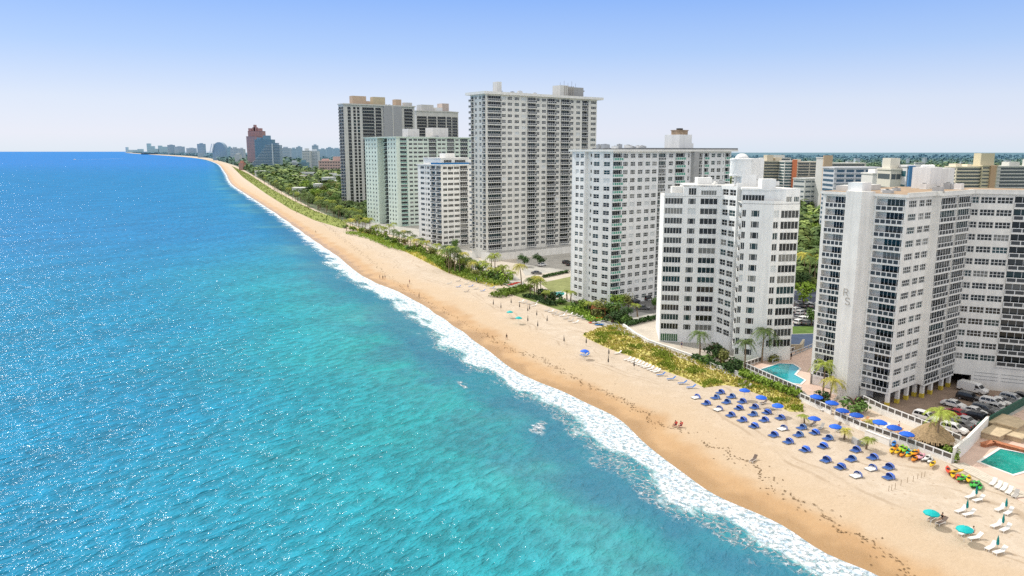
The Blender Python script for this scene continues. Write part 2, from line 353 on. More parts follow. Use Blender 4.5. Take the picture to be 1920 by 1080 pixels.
def win_unit(w,h,nv,nh,g,fr=FRAME,d=.2,side=False):
    key=('w',round(w,2),round(h,2),nv,nh,g.name,fr.name,d,side)
    if key in UNITS: return UNITS[key]
    b=MB(); t=.10 if w>1.2 else .07; t=min(t,w*.12)
    b.poly([(0,d,0),(w,d,0),(w,d,h),(0,d,h)],1)
    def bar(x0,x1,z0,z1): b.box(x0,x1,d-.05,d+.02,z0,z1,0)
    bar(0,w,0,t); bar(0,w,h-t,h); bar(0,t,t,h-t); bar(w-t,w,t,h-t)
    if side:
        xs_=[w*.22,w*.78]
    else: xs_=[w*i/nv for i in range(1,nv)]
    for x in xs_: bar(x-t/2,x+t/2,t,h-t)
    xx=[t]+xs_+[w-t]
    for i in range(1,nh):
        z=h*i/nh
        for j in range(len(xx)-1):
            if side and j==1: continue
            b.box(xx[j]+t/2*(j>0),xx[j+1]-t/2*(j<len(xx)-2),d-.045,d+.015,z-t/2,z+t/2,0)
    UNITS[key]=(b,[fr,g]); return UNITS[key]
def balc_unit(w,fh,prot,rec,style,npan,slab=WHITE):
    key=('b',round(w,2),round(fh,2),prot,rec,style,npan,slab.name)
    if key in UNITS: return UNITS[key]
    b=MB(); b.box(-.02,w+.02,-prot,rec-.01,-.22,.06,0)
    y=-prot+.03
    def rail(x0,x1,y0,y1,n):
        vx=(x1-x0)/n; vy=(y1-y0)/n
        ex=.025 if vx==0 else 0; ey=.025 if vy==0 else 0
        hgt=1.05
        def seg(s0,s1,z0,z1,m,th):
            xa,xb=x0+(x1-x0)*s0,x0+(x1-x0)*s1; ya,yb=y0+(y1-y0)*s0,y0+(y1-y0)*s1
            if x0==x1: b.box(xa-th,xa+th,min(ya,yb),max(ya,yb),z0,z1,m)
            else: b.box(min(xa,xb),max(xa,xb),ya-th,ya+th,z0,z1,m)
        if style=='bars':
            seg(0,1,.98,1.05,2,.03); seg(0,1,.10,.98,1,.008)
        elif style=='solid': seg(0,1,.05,1.05,0,.06)
        else:
            seg(0,1,.93,1.07,2,.05); seg(0,1,.05,.16,2,.05)
            for i in range(n+1):
                c=i/n; hw=.085/max(abs(x1-x0),abs(y1-y0)); seg(max(0,c-hw),min(1,c+hw),.16,.93,2,.045)
            seg(.001,.999,.16,.93,1,.012)
    if prot>0 or style!='none':
        rail(0.05,w-.05,y,y,npan)
        if prot>.3:
            rail(.05,.05,y+.05,-.02,max(1,round(prot))); rail(w-.05,w-.05,y+.05,-.02,max(1,round(prot)))
    pm={'green':GREENG,'dark':RAILD,'solid':slab,'bars':RAILD,'grey':G_GREY,'teal':G_TEAL}[style]
    UNITS[key]=(b,[slab,pm,FRAME if style in('dark','green','grey','teal') else FRAMED]); return UNITS[key]
class Bld:
    def __init__(s,name,label,cat,O,ang,wall,group=None):
        s.root=empty(name,O,math.radians(ang),label,cat,group); s.O=Vector(O); s.ang=math.radians(ang)
        s.wall=MB(); s.items={}; s.wm=wall; s.a=Vector((math.cos(s.ang),math.sin(s.ang))); s.b=Vector((-math.sin(s.ang),math.cos(s.ang)))
        s.r=random.Random(len(label)*7+int(abs(O[0])))
        s.mix=[(G_DARK,.52),(G_TEAL,.16),(G_GREY,.18),(G_CURT,.09),(SHUT,.05)]
    def W(s,x,y): return (s.O.x+s.a.x*x+s.b.x*y, s.O.y+s.a.y*x+s.b.y*y)
    def glass(s,u=None):
        q=s.r.random(); acc=0
        for g,p in s.mix:
            acc+=p
            if q<acc: return g
        return G_DARK
    def put(s,name,unit,M): s.items.setdefault(name,[]).append((unit,M))
    def facade(s,p0,p1,z0,nf,fh,cols,ztop,zbot=0,m=0):
        p0=Vector(p0);p1=Vector(p1);t=(p1-p0);Lf=t.length;t/=Lf; n=Vector((t.y,-t.x))
        def P(u,z,d=0): return (p0.x+t.x*u-n.x*d, p0.y+t.y*u-n.y*d, z)
        def q(u0,u1,z0,z1,d=0):
            if u1-u0>.01 and z1-z0>.01: s.wall.poly([P(u0,z0,d),P(u1,z0,d),P(u1,z1,d),P(u0,z1,d)],m)
        if zbot<z0: q(0,Lf,zbot,z0)
        if ztop>z0+nf*fh: q(0,Lf,z0+nf*fh,ztop)
        cols=sorted([c for c in cols if c['u1']>c['u0']+.2],key=lambda c:c['u0'])
        for k in range(nf):
            zb=z0+k*fh; u=0
            for c in cols:
                u0,u1=max(c['u0'],.1),min(c['u1'],Lf-.1)
                if u1<u0+.3: continue
                if 'rows' in c and not (c['rows'][0]<=k<c['rows'][1]): continue
                q(u,u0,zb,zb+fh); u=u1
                sl,hd=(c.get('sill',.85),c.get('head',2.3)) if c['k']=='w' else (.05,fh-.25)
                q(u0,u1,zb,zb+sl); q(u0,u1,zb+hd,zb+fh)
                d=.22 if c['k']=='w' else c['rec']
                for A,B in (((u0,sl),(u1,sl)),((u1,sl),(u1,hd)),((u1,hd),(u0,hd)),((u0,hd),(u0,sl))):
                    s.wall.poly([P(A[0],zb+A[1]),P(B[0],zb+B[1]),P(B[0],zb+B[1],d),P(A[0],zb+A[1],d)],m)
                rot=Matrix(((t.x,-n.x,0,P(u0,0)[0]),(t.y,-n.y,0,P(u0,0)[1]),(0,0,1,zb),(0,0,0,1)))
                g=s.glass()
                if c['k']=='w':
                    s.put('window',win_unit(u1-u0,hd-sl,c.get('nv',2),c.get('nh',2),c.get('g') or g,c.get('fr',FRAME),.2,c.get('side',False)),rot@Matrix.Translation((0,0,sl)))
                else:
                    if g in (SHUT,): g=G_CURT
                    dw=(u1-u0)*(1-c.get('door',1.0)); o_u=u0
                    if dw>0: s.wall.poly([P(u0,zb+sl,d-.03),P(u0+dw,zb+sl,d-.03),P(u0+dw,zb+hd,d-.03),P(u0,zb+hd,d-.03)],m)
                    rot_d=Matrix(((t.x,-n.x,0,P(u0+dw,0)[0]),(t.y,-n.y,0,P(u0+dw,0)[1]),(0,0,1,zb),(0,0,0,1)))
                    s.put('balcony_door',win_unit(u1-u0-dw,hd-sl,c.get('nv',4),c.get('nh',1),c.get('g') or g,c.get('fr',FRAME),round(d-.05,2)),rot_d@Matrix.Translation((0,0,sl)))
                    st=c.get('style','dark')
                    if st!='none': s.put('balcony',balc_unit(u1-u0,fh,c.get('prot',0),c['rec'],st,c.get('np',4),c.get('slab',s.wm)),rot)
            q(u,Lf,zb,zb+fh)
    def U(s,p0,p1,px,z):
        a=s.W(*p0); b=s.W(*p1); d=Vector((b[0]-a[0],b[1]-a[1])); d.normalize()
        return alongz(a,d,px,z)
    def plain(s,pts,z0,z1,m=0):
        for (x0,y0),(x1,y1) in zip(pts,pts[1:]): s.wall.poly([(x0,y0,z0),(x1,y1,z0),(x1,y1,z1),(x0,y0,z1)],m)
    def part(s,name,mb,mats,**k): return mb.build(name,mats,s.root,**k)
    def finish(s,wmats=None,limit=100):
        s.part('wall',s.wall,wmats or [s.wm])
        for name,lst in s.items.items():
            lst.sort(key=lambda e:(Vector(s.W(e[1][0][3],e[1][1][3]))).length)
            cache={}
            for unit,M in lst[:limit]:
                k=id(unit[0])
                if k not in cache: cache[k]=unit[0].mesh(name,unit[1])
                link(name,cache[k],s.root,M)
            if len(lst)>limit:
                mb=MB(); mats=[]
                for unit,M in lst[limit:]:
                    idx=[]
                    for q in unit[1]:
                        if q not in mats: mats.append(q)
                        idx.append(mats.index(q))
                    n0=len(mb.m); mb.add(unit[0],M); mb.m[n0:]=[idx[i] for i in mb.m[n0:]]
                o=mb.build(name,mats,s.root); o['kind']='stuff'
        return s.root
def Wc(u0,u1,**k): return dict(k='w',u0=u0,u1=u1,**k)
def Bc(u0,u1,prot=0,rec=1.1,style='dark',**k): return dict(k='b',u0=u0,u1=u1,prot=prot,rec=rec,style=style,**k)
def slab(pts,z0,z1,mats,b,name='roof',top=0):
    m=MB(); m.prism(pts,z0,z1,0,top); return b.part(name,m,mats)
def boxpart(b,name,x0,x1,y0,y1,z0,z1,mats,top=None):
    m=MB(); m.box(x0,x1,y0,y1,z0,z1,0,top); return b.part(name,m,mats)
def rooftop(b,rects,z,n,seed,wm=WHITE):
    rr=random.Random(seed)
    for i in range(n):
        x0,x1,y0,y1=rects[i%len(rects)]
        x=rr.uniform(x0,x1);y=rr.uniform(y0,y1);w_=rr.uniform(.8,2.2);l_=rr.uniform(.8,2.2);h_=rr.uniform(.6,1.5)
        m=MB(); m.box(-w_/2,w_/2,-l_/2,l_/2,.1,h_); m.lathe([(min(w_,l_)*.32,h_),(min(w_,l_)*.32,h_+.1),(.05,h_+.12)],10,1); m.box(-w_/2-.05,w_/2+.05,-l_/2-.05,l_/2+.05,0,.1)
        m.build('rooftop_unit',[METALG if rr.random()<.5 else WHITE,FRAMED],b.root,(x,y,z))
ANG=37.1
# ---------------------------------------------------------------- E: the tall tower
Ez=1.5; e=Bld('apartment_tower','tallest pale tower in the row with overhanging flat roof slab','apartment tower',at(912,486,Ez),ANG,CREAMY)
H_=79.1-Ez; Lx=71.0; Wd=12.5; z0=4.2; nf=27; fh=(H_-z0-.3)/nf
def cE(cx): return e.U((0,0),(1,0),860+cx/6.75,75)
cols=[Bc(cE(365),cE(540),.35,.9,np=7,nv=6)]
for x0,x1 in ((547,597),(621,677),(709,766),(798,850)): cols.append(Wc(cE(x0),cE(x1),nv=3))
cols+= [Bc(cE(872),cE(980),.9,.9,np=4,nv=4),Wc(cE(986),cE(1026),nv=2),Wc(cE(1055),cE(1107),nv=3),Bc(cE(1122),cE(1228),.9,.9,np=4),Wc(cE(1234),cE(1278)),Bc(cE(1297),cE(1408),.9,.9,np=4),Wc(cE(1414),cE(1456)),Wc(cE(1490),cE(1541),nv=3),Bc(cE(1563),cE(1645),.0,1.6,np=3,slab=TAUPE),Wc(cE(1676),cE(1740),nv=3)]
e.facade((0,0),(Lx,0),z0,nf,fh,cols,H_)
def vE(cx): return Wd-e.U((0,0),(0,1),860+cx/6.75,75)
e.facade((0,Wd),(0,0),z0,nf,fh,[Bc(.2,2.6,1.3,.8,'dark',np=2,nv=3),Wc(3.6,5.3),Wc(7.2,8.9),Bc(Wd-2.6,Wd-.2,.25,.7,np=2,nv=2)],H_)
e.plain([(Lx,0),(Lx,Wd),(0,Wd)],0,H_)
slab([(-2.0,-1.8),(Lx+3.0,-1.8),(Lx+3.0,Wd+1.5),(-2.0,Wd+1.5)],H_,H_+1.2,[WARM,ROOFG],e,'roof',1)
def pE(px,y): return e.U((0,y),(1,y),px,84)
boxpart(e,'stair_penthouse',pE(924,7),pE(940.5,3.5),3.5,7,H_+1.2,H_+6.3,[WARM])
xa_,xb_,xc_=pE(1036,9),pE(1066,3),pE(1094,4)
boxpart(e,'elevator_penthouse',xa_,xb_,3,9,H_+1.2,H_+6.6,[CREAMY,ROOFG],1)
for i in range(6):
    m=MB(); m.box(xa_+2.6+i*1.2,xa_+3.1+i*1.2,2.86,2.99,H_+1.2,H_+6.4); e.part('louvre_fin',m,[TAUPE])
boxpart(e,'penthouse_annex',xb_,xc_,4,9,H_+1.2,H_+6.1,[CONC])
m=MB(); m.lathe([(.01,0),(.9,.35),(1.2,.8)],12); m.build('satellite_dish',[METALG],e.root,(xc_+1.2,6,H_+4.0))
for i in range(5):
    m=MB(); m.tube([(xb_-3+i*2.6,6,H_+6),(xb_-3+i*2.6,6,H_+8.2+i%2)],.06,5); e.part('antenna',m,[FRAMED])
boxpart(e,'podium',-3,Lx*.98,-7,-.02,0,3.4,[WARM,CONC],1)
rooftop(e,[(15,38,2,10)],H_+1.2,6,3)
e.finish()
# ---------------------------------------------------------------- F: white block with green glass balconies
f_=Bld('apartment_building','white apartment block with green glass balcony fronts and dark flat roof','apartment building',at(1143,575,1.5),ANG,WHITE)
HF=52.8-1.5; nf=19; fh=(HF-.6)/nf
def cF(cx): return f_.U((0,0),(1,0),1060+cx/5.647,48)
LF=cF(1745)+.4
cols=[Bc(cF(497),cF(600),.7,.8,'green',np=4,nv=5)]+[Wc(cF(a_),cF(b_),nv=3) for a_,b_ in ((613,664),(692,741),(770,820),(850,899),(921,970))]
cols+=[Bc(cF(986),cF(1066),.0,.6,'grey',np=5,nv=5),Wc(cF(1095),cF(1141),nv=3),Bc(cF(1165),cF(1262),.6,.9,'green',np=4),Wc(cF(1298),cF(1314),nv=1),Bc(cF(1396),cF(1450),.0,.8,'grey',np=3),Bc(cF(1470),cF(1515),.4,.8,'green',np=2,nv=2),Wc(cF(1545),cF(1585)),Wc(cF(1605),cF(1647)),Wc(cF(1668),cF(1679),nv=1),Bc(cF(1690),cF(1740),.5,.8,'green',np=2,nv=2)]
f_.facade((0,0),(LF,0),0.3,nf,fh,cols,HF)
boxpart(f_,'wall_fin',cF(1330),cF(1384),-1.4,-.02,0,HF,[CONC])
# ocean end: a chamfered face, a recess and the front face
d2=Vector((-.10,.995)); l2=6.6; c1=(d2.x*l2,d2.y*l2)
uu=f_.U((0,0),c1,1110,48); c1=(d2.x*uu,d2.y*uu)
f_.facade(c1,(0,0),0.3,nf,fh,[Wc(uu*.08,uu*.36),Wc(uu*.56,uu*.86)],HF)
c2=(c1[0]+1.2,c1[1]+.1); c3=(c2[0]+.15,c2[1]+3.4); 
f_.plain([c2,c1],0,HF); f_.facade(c3,c2,.3,nf,fh,[Wc(1.3,2.2,nv=1,nh=1,sill=1.2)],HF); f_.plain([(c3[0]-1.4,c3[1]),c3],0,HF)
c4=(c3[0]-1.4,c3[1]); uu=f_.U(c4,(c4[0]+.12,c4[1]+1),1075,48); c5=(c4[0]+.12*uu,c4[1]+uu)
f_.facade(c5,c4,0.3,nf,fh,[Wc(uu*.22,uu*.5),Wc(uu*.62,uu*.92,nv=3)],HF)
WF=c5[1]+.6; f_.plain([(LF,0),(LF,WF),(c5[0],WF),c5],0,HF)
slab([(-1.4,-1.5),(LF+2,-1.5),(LF+2,WF+1),(-1,WF+1)],HF,HF+.7,[WARM,ROOFG],f_,'roof',1)
slab([(10,-1.4),(LF+1.9,-1.4),(LF+1.9,WF+.8),(10,WF+.8)],HF+.7,HF+1.2,[ROOFG],f_,'roof_deck')
px0=f_.U((0,13),(1,13),1246,56)-1
xr_=f_.U((0,6),(1,6),1297,56); boxpart(f_,'elevator_penthouse',px0+1,xr_,6,13,HF+1.2,HF+6.0,[WHITE]); boxpart(f_,'penthouse_annex',xr_,xr_+2.2,7,12,HF+1.2,HF+3.0,[WHITE])
xm_=(px0+1+xr_)/2; m=MB(); m.box(xm_-2.2,xm_+2.2,7,11,HF+6.0,HF+7.4,0); m.box(xm_-2.4,xm_+2.4,6.8,11.2,HF+7.4,HF+7.7,0); m.lathe([(1.2,0),(1.2,.6),(.1,.65)],12,1,(xm_,9,HF+7.7))
f_.part('cooling_tower',m,[ROOFT,FRAMED])
rooftop(f_,[(4,28,3,15)],HF+1.0,14,5)
f_.finish()
# ---------------------------------------------------------------- G: white block with the folded front and the round tank
gL=at(1236,640,1.5); g_=Bld('apartment_building','white block with folded front and round white water tank on roof','apartment building',gL,0,WHITE)
def rel(v): return (v.x-gL.x, v.y-gL.y)
HG=41.2-1.5; nf=14; fh=2.62; z0=2.9
dA=Vector((.984,-.18)); sA=alongz(gL,dA,1351,40); A0=(0,0); A1=(dA.x*sA,dA.y*sA)
def gA(cx): return alongz(gL,dA,1220+cx/6,38)
colsA=[Wc(gA(158),gA(360),nv=6,nh=1,sill=.6,head=2.3),Wc(gA(418),gA(506),side=True,nh=1,sill=.6,head=2.2),Wc(gA(556),gA(750),nv=4,nh=1,sill=.6,head=2.25)]
g_.facade(A0,A1,z0,nf,fh,colsA,HG)
m=MB(); w_=gA(360)-gA(158)
g_.put('ground_window',win_unit(w_,2.2,8,1,glass('glass_green',(.05,.16,.07))),Matrix(((dA.x,-dA.y*-1*0+.18,0,dA.x*gA(158)+(-.18)*.25),(dA.y,.984,0,dA.y*gA(158)-.984*.25),(0,0,1,.2),(0,0,0,1))))
pB=Vector((at(1368,658,1.5).x-gL.x, at(1368,658,1.5).y-gL.y)); B1=(pB.x,pB.y)
lb=math.hypot(B1[0]-A1[0],B1[1]-A1[1])
HG2=HG+2.9
g_.facade(A1,B1,z0,nf+1,fh,[Wc(lb*.10,lb*.46,nv=2,nh=2,sill=.6,head=2.2),Wc(lb*.52,lb*.9,nv=2,nh=2,sill=.6,head=2.2)],HG2)
# setback top storey over the left wing
sx0=gA(365); T0=(dA.x*sx0,dA.y*sx0)
g_.facade(T0,A1,HG,1,2.9,[Wc(gA(420)-sx0,gA(508)-sx0,nv=3,nh=1,sill=.3,head=2.2),Wc(gA(560)-sx0,gA(735)-sx0,nv=6,nh=1,sill=.3,head=1.6,g=G_CURT)],HG2,HG)
g_.plain([(T0[0]+2,T0[1]+14),T0],HG,HG2)
# pillar fin
pp=B1; m=MB(); m.box(pp[0]-.35,pp[0]+.95,pp[1]-.6,pp[1]+.25,0,HG2+.9); g_.part('corner_pillar',m,[WHITE])
# lit side with stacked slanted balcony cheeks
r0=at(1376,675,1.5); R0=(r0.x-gL.x,r0.y-gL.y); Bs=(pp[0]+1.0,pp[1]-.3)
ls=math.hypot(R0[0]-Bs[0],R0[1]-Bs[1])
g_.facade(Bs,R0,z0,nf,fh,[Bc(ls*.1,ls*.9,.5,1.0,'solid',np=1,nv=2)],HG-.3)
dR=Vector((.913,-.407)); sR=alongz(r0,dR,1450,38)
def gR(cx): return alongz(r0,dR,1220+cx/6,38)
R1=(R0[0]+dR.x*sR,R0[1]+dR.y*sR); zr=.9
g_.facade(R0,R1,zr,nf,fh+.02,[Wc(gR(995),gR(1072),nv=2,nh=1,sill=.6,head=2.3),Wc(gR(1130),gR(1224),side=True,nh=1,sill=.65,head=2.25)],HG-.6)
dQ=Vector((.985,.17)); q0=Vector((R1[0]+gL.x,R1[1]+gL.y)); sQ=alongz(q0,dQ,1499,38)
def gQ(cx): return alongz(q0,dQ,1220+cx/6,38)
Q1=(R1[0]+dQ.x*sQ,R1[1]+dQ.y*sQ)
g_.facade(R1,Q1,zr+2.62,nf-1,fh+.02,[Wc(gQ(1378),gQ(1442),nv=2,nh=1,sill=.6,head=2.3),Wc(gQ(1468),gQ(1672),nv=5,nh=1,sill=.45,head=2.35)],HG-.6)
Z1=(Q1[0]-3,Q1[1]+16); Z2=(A1[0]+1,A1[1]+16); Z3=(2,16)
g_.plain([Q1,Z1,Z2,Z3,A0],0,HG)
def gx(px,y,z=46): Yw=gL.y+y; return (px-960)/FPX*(Yw*cp-(z-HC)*sp)-gL.x
# roof terrace storey on the right
def inset(p,k=1.6): return (p[0]+.2,p[1]+k)
T1=(R0[0]+.1,R0[1]+1.2);T2=(R0[0]+dR.x*sR*.80,R0[1]+dR.y*sR*.80+1.2)
g_.facade(T1,T2,HG-.6,1,2.9,[Wc(.2,math.dist(T1,T2)-.4,nv=7,nh=1,sill=.15,head=2.0,g=G_DARK)],HG2-.4,HG-.6)
T3=(R1[0]+dQ.x*sQ*.42,R1[1]+dQ.y*sQ*.42); T4=(Q1[0]-.1,Q1[1])
g_.facade((T3[0],T3[1]+.05),(T4[0],T4[1]+.05),HG-.6,1,2.9,[Wc(.3,math.dist(T3,T4)*.45,nv=3,nh=1,sill=.4,head=1.7),Wc(math.dist(T3,T4)*.6,math.dist(T3,T4)*.95,nv=3,nh=1,sill=.4,head=1.7)],HG2,HG-.6)
g_.plain([T2,T3],HG-.6,HG2-.4); g_.plain([T4,(T4[0]-2,T4[1]+10)],HG-.6,HG2); 
slab([A0,A1,Z2,Z3],HG-.1,HG+.02,[ROOFW],g_,'roof'); slab([T0,(A1[0],A1[1]),(B1[0]+.6,B1[1]),(R0[0],R0[1]+1),(T2[0],T2[1]-.3),T3,(T4[0],T4[1]+.1),Z1,Z2,(T0[0]+2,T0[1]+14)],HG2-.38,HG2+.05,[WHITE,ROOFW],g_,'upper_roof',1)
slab([R0,R1,Q1,Z1,Z2,B1],HG-.75,HG-.58,[ROOFW],g_,'terrace_floor')
m=MB()
def wallrun(m,pts,z,h,th=.12,mi=0):
    for (x0,y0),(x1,y1) in zip(pts,pts[1:]):
        d=Vector((x1-x0,y1-y0)); l=d.length; d/=l; n=Vector((-d.y,d.x))*th
        m.prism([(x0,y0),(x1,y1),(x1+n.x,y1+n.y),(x0+n.x,y0+n.y)],z,z+h,mi)
wallrun(m,[A0,(T0[0]-.1,T0[1])],HG+.02,.9); wallrun(m,[R0,R1,T3],HG-.58,.7); g_.part('parapet',m,[WHITE])
boxpart(g_,'stair_penthouse',gx(1258,3.5),gx(1281,3.5),1.2,3.5,HG+.02,HG+2.5,[WARM]); boxpart(g_,'roof_store',gx(1303,6),gx(1330,6),3,6,HG2+.05,HG2+1.9,[WHITE])
m=MB(); m.box(B1[0]+1.2,B1[0]+5,B1[1]+1.5,B1[1]+6,HG2+.05,HG2+3.0); g_.part('roof_room',m,[WHITE])
ty=B1[1]+4.5
tx=gx(1389,ty)
m=MB(); m.lathe([(2.2,-.1),(2.95,0),(2.95,.4),(2.85,.45),(2.85,3.9),(2.95,3.95),(2.95,4.4),(2.2,4.5)],28)
m.lathe([(1.7,4.5),(1.55,4.9),(1.1,5.35),(.6,5.6),(.05,5.65)],24)
for q in range(14):
    a_=2*math.pi*q/14; m.tube([(2.88*math.cos(a_),2.88*math.sin(a_),.45),(2.88*math.cos(a_+.45),2.88*math.sin(a_+.45),3.9)],.05,4); m.tube([(2.88*math.cos(a_),2.88*math.sin(a_),.45),(2.88*math.cos(a_-.45),2.88*math.sin(a_-.45),3.9)],.05,4)
for k in range(4):
    a_=k*math.pi/2+.5; m.tube([(2.0*math.cos(a_),2.0*math.sin(a_),-2.6),(2.0*math.cos(a_),2.0*math.sin(a_),.1)],.25,8)
m.build('water_tank',[WHITE],g_.root,(tx,ty,HG2+2.6),smooth=False)
boxpart(g_,'elevator_penthouse',gx(1408,ty+3),gx(1431,ty+3),ty+3,ty+7,HG2+.05,HG2+7.0,[WHITE])
cx_=alongz(q0,dQ,1448,42); boxpart(g_,'roof_box',R1[0]+cx_-1.9,R1[0]+cx_+1.4,R1[1]+2,R1[1]+5,HG2-.3,HG2+2.3,[WHITE])
rooftop(g_,[(B1[0]+6,B1[0]+12,B1[1]+4,B1[1]+9),(8,16,3,9)],HG2+.05,9,8)
g_.finish()
# ---------------------------------------------------------------- H: Y-shaped block with the lettered slab
h_=Bld('apartment_building','nearest white block at right with tall blank slab carrying two letters','apartment building',at(1665,764,1.5),ANG,WARM)
HH=44.1-1.5; nf=15; fh=2.63; z0=2.95
def cH(cx): return h_.U((0,0),(1,0),1700+cx/6,42)
LN=cH(640); n0=cH(305); n1=cH(478)
h_.mix=[(G_DARK,.66),(G_TEAL,.18),(G_GREY,.10),(G_CURT,.06)]
h_.facade((0,0),(n0-.3,0),z0,nf,fh,[Wc(cH(15)+.3,cH(116),nv=4,sill=.75,head=2.15),Wc(cH(142),cH(206),nv=3,sill=.75,head=2.15),Wc(cH(216),cH(286),nv=3,sill=.75,head=2.15)],HH,z0)
# two projecting balcony stacks beside the fold
PJ=1.5
for (a0,a1) in ((n0-.3,n1),(n1+.5,LN)):
    h_.plain([(a0,0),(a0,-PJ)],z0,HH); h_.plain([(a1,-PJ),(a1,0)],z0,HH)
    h_.facade((a0,-PJ),(a1,-PJ),z0,nf,fh,[Bc(.12,(a1-a0)-.12,.12,.35,'dark',np=5,nv=6)],HH,z0)
h_.plain([(n1,-.02),(n1+.5,-.02)],z0,HH)
# ocean end
WO=17.6
def vO(cx): return WO-h_.U((0,0),(0,1),1520+cx/6,42)
h_.facade((0,WO),(0,0),z0,nf,fh,[Bc(vO(172),vO(408),.35,1.2,'dark',np=5,nv=5,door=.7),Bc(vO(738),vO(1056),.35,1.2,'dark',np=5,nv=5,door=.72)],HH,z0)
s0=h_.U((0,0),(0,1),1640-2,40); s1=h_.U((0,0),(0,1),1589,40); 
m=MB(); m.prism([(-.02,s0),(-.02,s1),(-2.6,s1-.8),(-2.6,s0+1.4)],-.0,HH+.9,0); h_.part('blank_slab',m,[WARM])
# the letters on the slab
def stroke(m,pts,y,wd=.11,d=.06):
    for (a0,b0),(a1,b1) in zip(pts,pts[1:]):
        v=Vector((a1-a0,b1-b0)); l=v.length; v/=l; nn=Vector((-v.y,v.x))*wd/2; e0=Vector((a0,b0))-v*.04; e1=Vector((a1,b1))+v*.04
        q=[e0+nn,e0-nn,e1-nn,e1+nn]
        fr=[(y-d,p.x,p.y) for p in q]; bk=[(y,p.x,p.y) for p in q]
        m.poly(fr); 
        for i in range(4): j=(i+1)%4; m.poly([fr[i],bk[i],bk[j],fr[j]])
LET=mat('letter_bronze',(.40,.36,.31),.5,.4)
lz=h_.O.z; zc=zat(556,*h_.W(-2.6,(s0+s1)/2))-1.5; yc=(s0+s1)/2+.45
def gl(pts,oy,oz,sc): return [(oy-sc*p,oz+sc*q) for p,q in pts]
Rg=[[(0,0),(0,1)],[(0,1),(.4,1),(.58,.88),(.58,.66),(.4,.52),(0,.52)],[(.28,.52),(.62,0)]]
Sg=[[(.6,.84),(.45,1),(.15,1),(0,.86),(0,.66),(.14,.54),(.46,.46),(.6,.34),(.6,.14),(.45,0),(.15,0),(0,.16)]]
for nm,gg,oz,oy in (('wall_letter',Rg,zc+.1,yc+.35),('wall_letter',Sg,zc-1.7,yc-.15)):
    m=MB()
    for st in gg: stroke(m,gl(st,oy,oz,1.45),-2.6)
    o=h_.part(nm,m,[LET])
# wing B, nearly square to the camera
dBw=Vector((.913,-.407)); dl=Vector((h_.a.dot(dBw),h_.b.dot(dBw))); N0=(LN+.02,-PJ*.2)
def cB(cx):
    a_=h_.W(*N0); return alongz(a_,dBw,1700+cx/6,42)
LB=cB(1320)+13; B1_=(N0[0]+dl.x*LB,N0[1]+dl.y*LB)
c4=[Wc(cB(648)+.15,cB(812),nv=4,sill=.75,head=2.15),Wc(cB(830),cB(1002),nv=4,sill=.75,head=2.15),Wc(cB(1016),cB(1196),nv=4,sill=.75,head=2.15),Bc(cB(1212),cB(1212)+7.2,.35,.7,'dark',np=4,nv=5)]
h_.facade(N0,B1_,z0+2.65,nf-1,fh,c4,HH,z0)
# bring the lower storeys of wing B down to a closed base with a garage mouth
gm=MB(); 
def PB(u,d,z): return (N0[0]+dl.x*u-dl.y*d*-1*-1, 0, z)
tB=dl.normalized(); nB=Vector((tB.y,-tB.x))
def QB(u,d): return (N0[0]+tB.x*u+nB.x*d, N0[1]+tB.y*u+nB.y*d)
gm.prism([QB(4.6,.0),QB(LB,.0),QB(LB,-3),QB(4.6,-3)],0,z0+.02,0)
h_.part('base_wall',gm,[WARM])
for u0,u1 in ((5.2,9.6),(10.2,14.6)):
    g2=MB(); 
    for k in range(3): g2.prism([QB(u0,.0),QB(u1,.0),QB(u1,.06),QB(u0,.06)],2.2+k*.75,2.3+k*.75)
    h_.part('louvre_panel',g2,[CONC])
# piers of the open ground floor, yellow at the foot
pr=[(.25,.4)]+[(x,.35) for x in (4.2,8.0,11.6)]+[(x,-1.0) for x in (n0+.6,n0+4.3,LN-4.3,LN-.8)]
for x,y in pr:
    m=MB(); m.box(-.35,.35,-.35,.35,.95,z0,0); m.box(-.38,.38,-.38,.38,0,.95,1); m.build('pier',[WARM,YELLOW],h_.root,(x,y,0))
boxpart(h_,'undercroft',3.5,LN+6,7.5,WO-1,0,z0,[TAUPE]); m=MB(); m.poly([(0,0,z0),(0,WO,z0),(LN,WO,z0),(LN,-PJ,z0),(n0,-PJ,z0),(n0,0,z0)]); h_.part('soffit',m,[WHITE])
boxpart(h_,'ground_wall',.4,3.4,5.0,WO-.3,0,z0,[WARM])
bk=QB(LB,-16); h_.plain([B1_,bk,(LN+8,WO),(0,WO)],0,HH)
rp=[(-.6,-.6),(n0-.6,-.6),(n0-.6,-PJ-.5),(LN+.2,-PJ-.5),QB(.4,.6),QB(LB+.3,.6),bk,(LN+8,WO+.3),(-.6,WO+.3)]
slab(rp,HH,HH+.55,[WARM,ROOFT],h_,'roof',1)
m=MB(); wallrun(m,rp[:6],HH+.55,.35,.3); h_.part('parapet',m,[CREAMY])
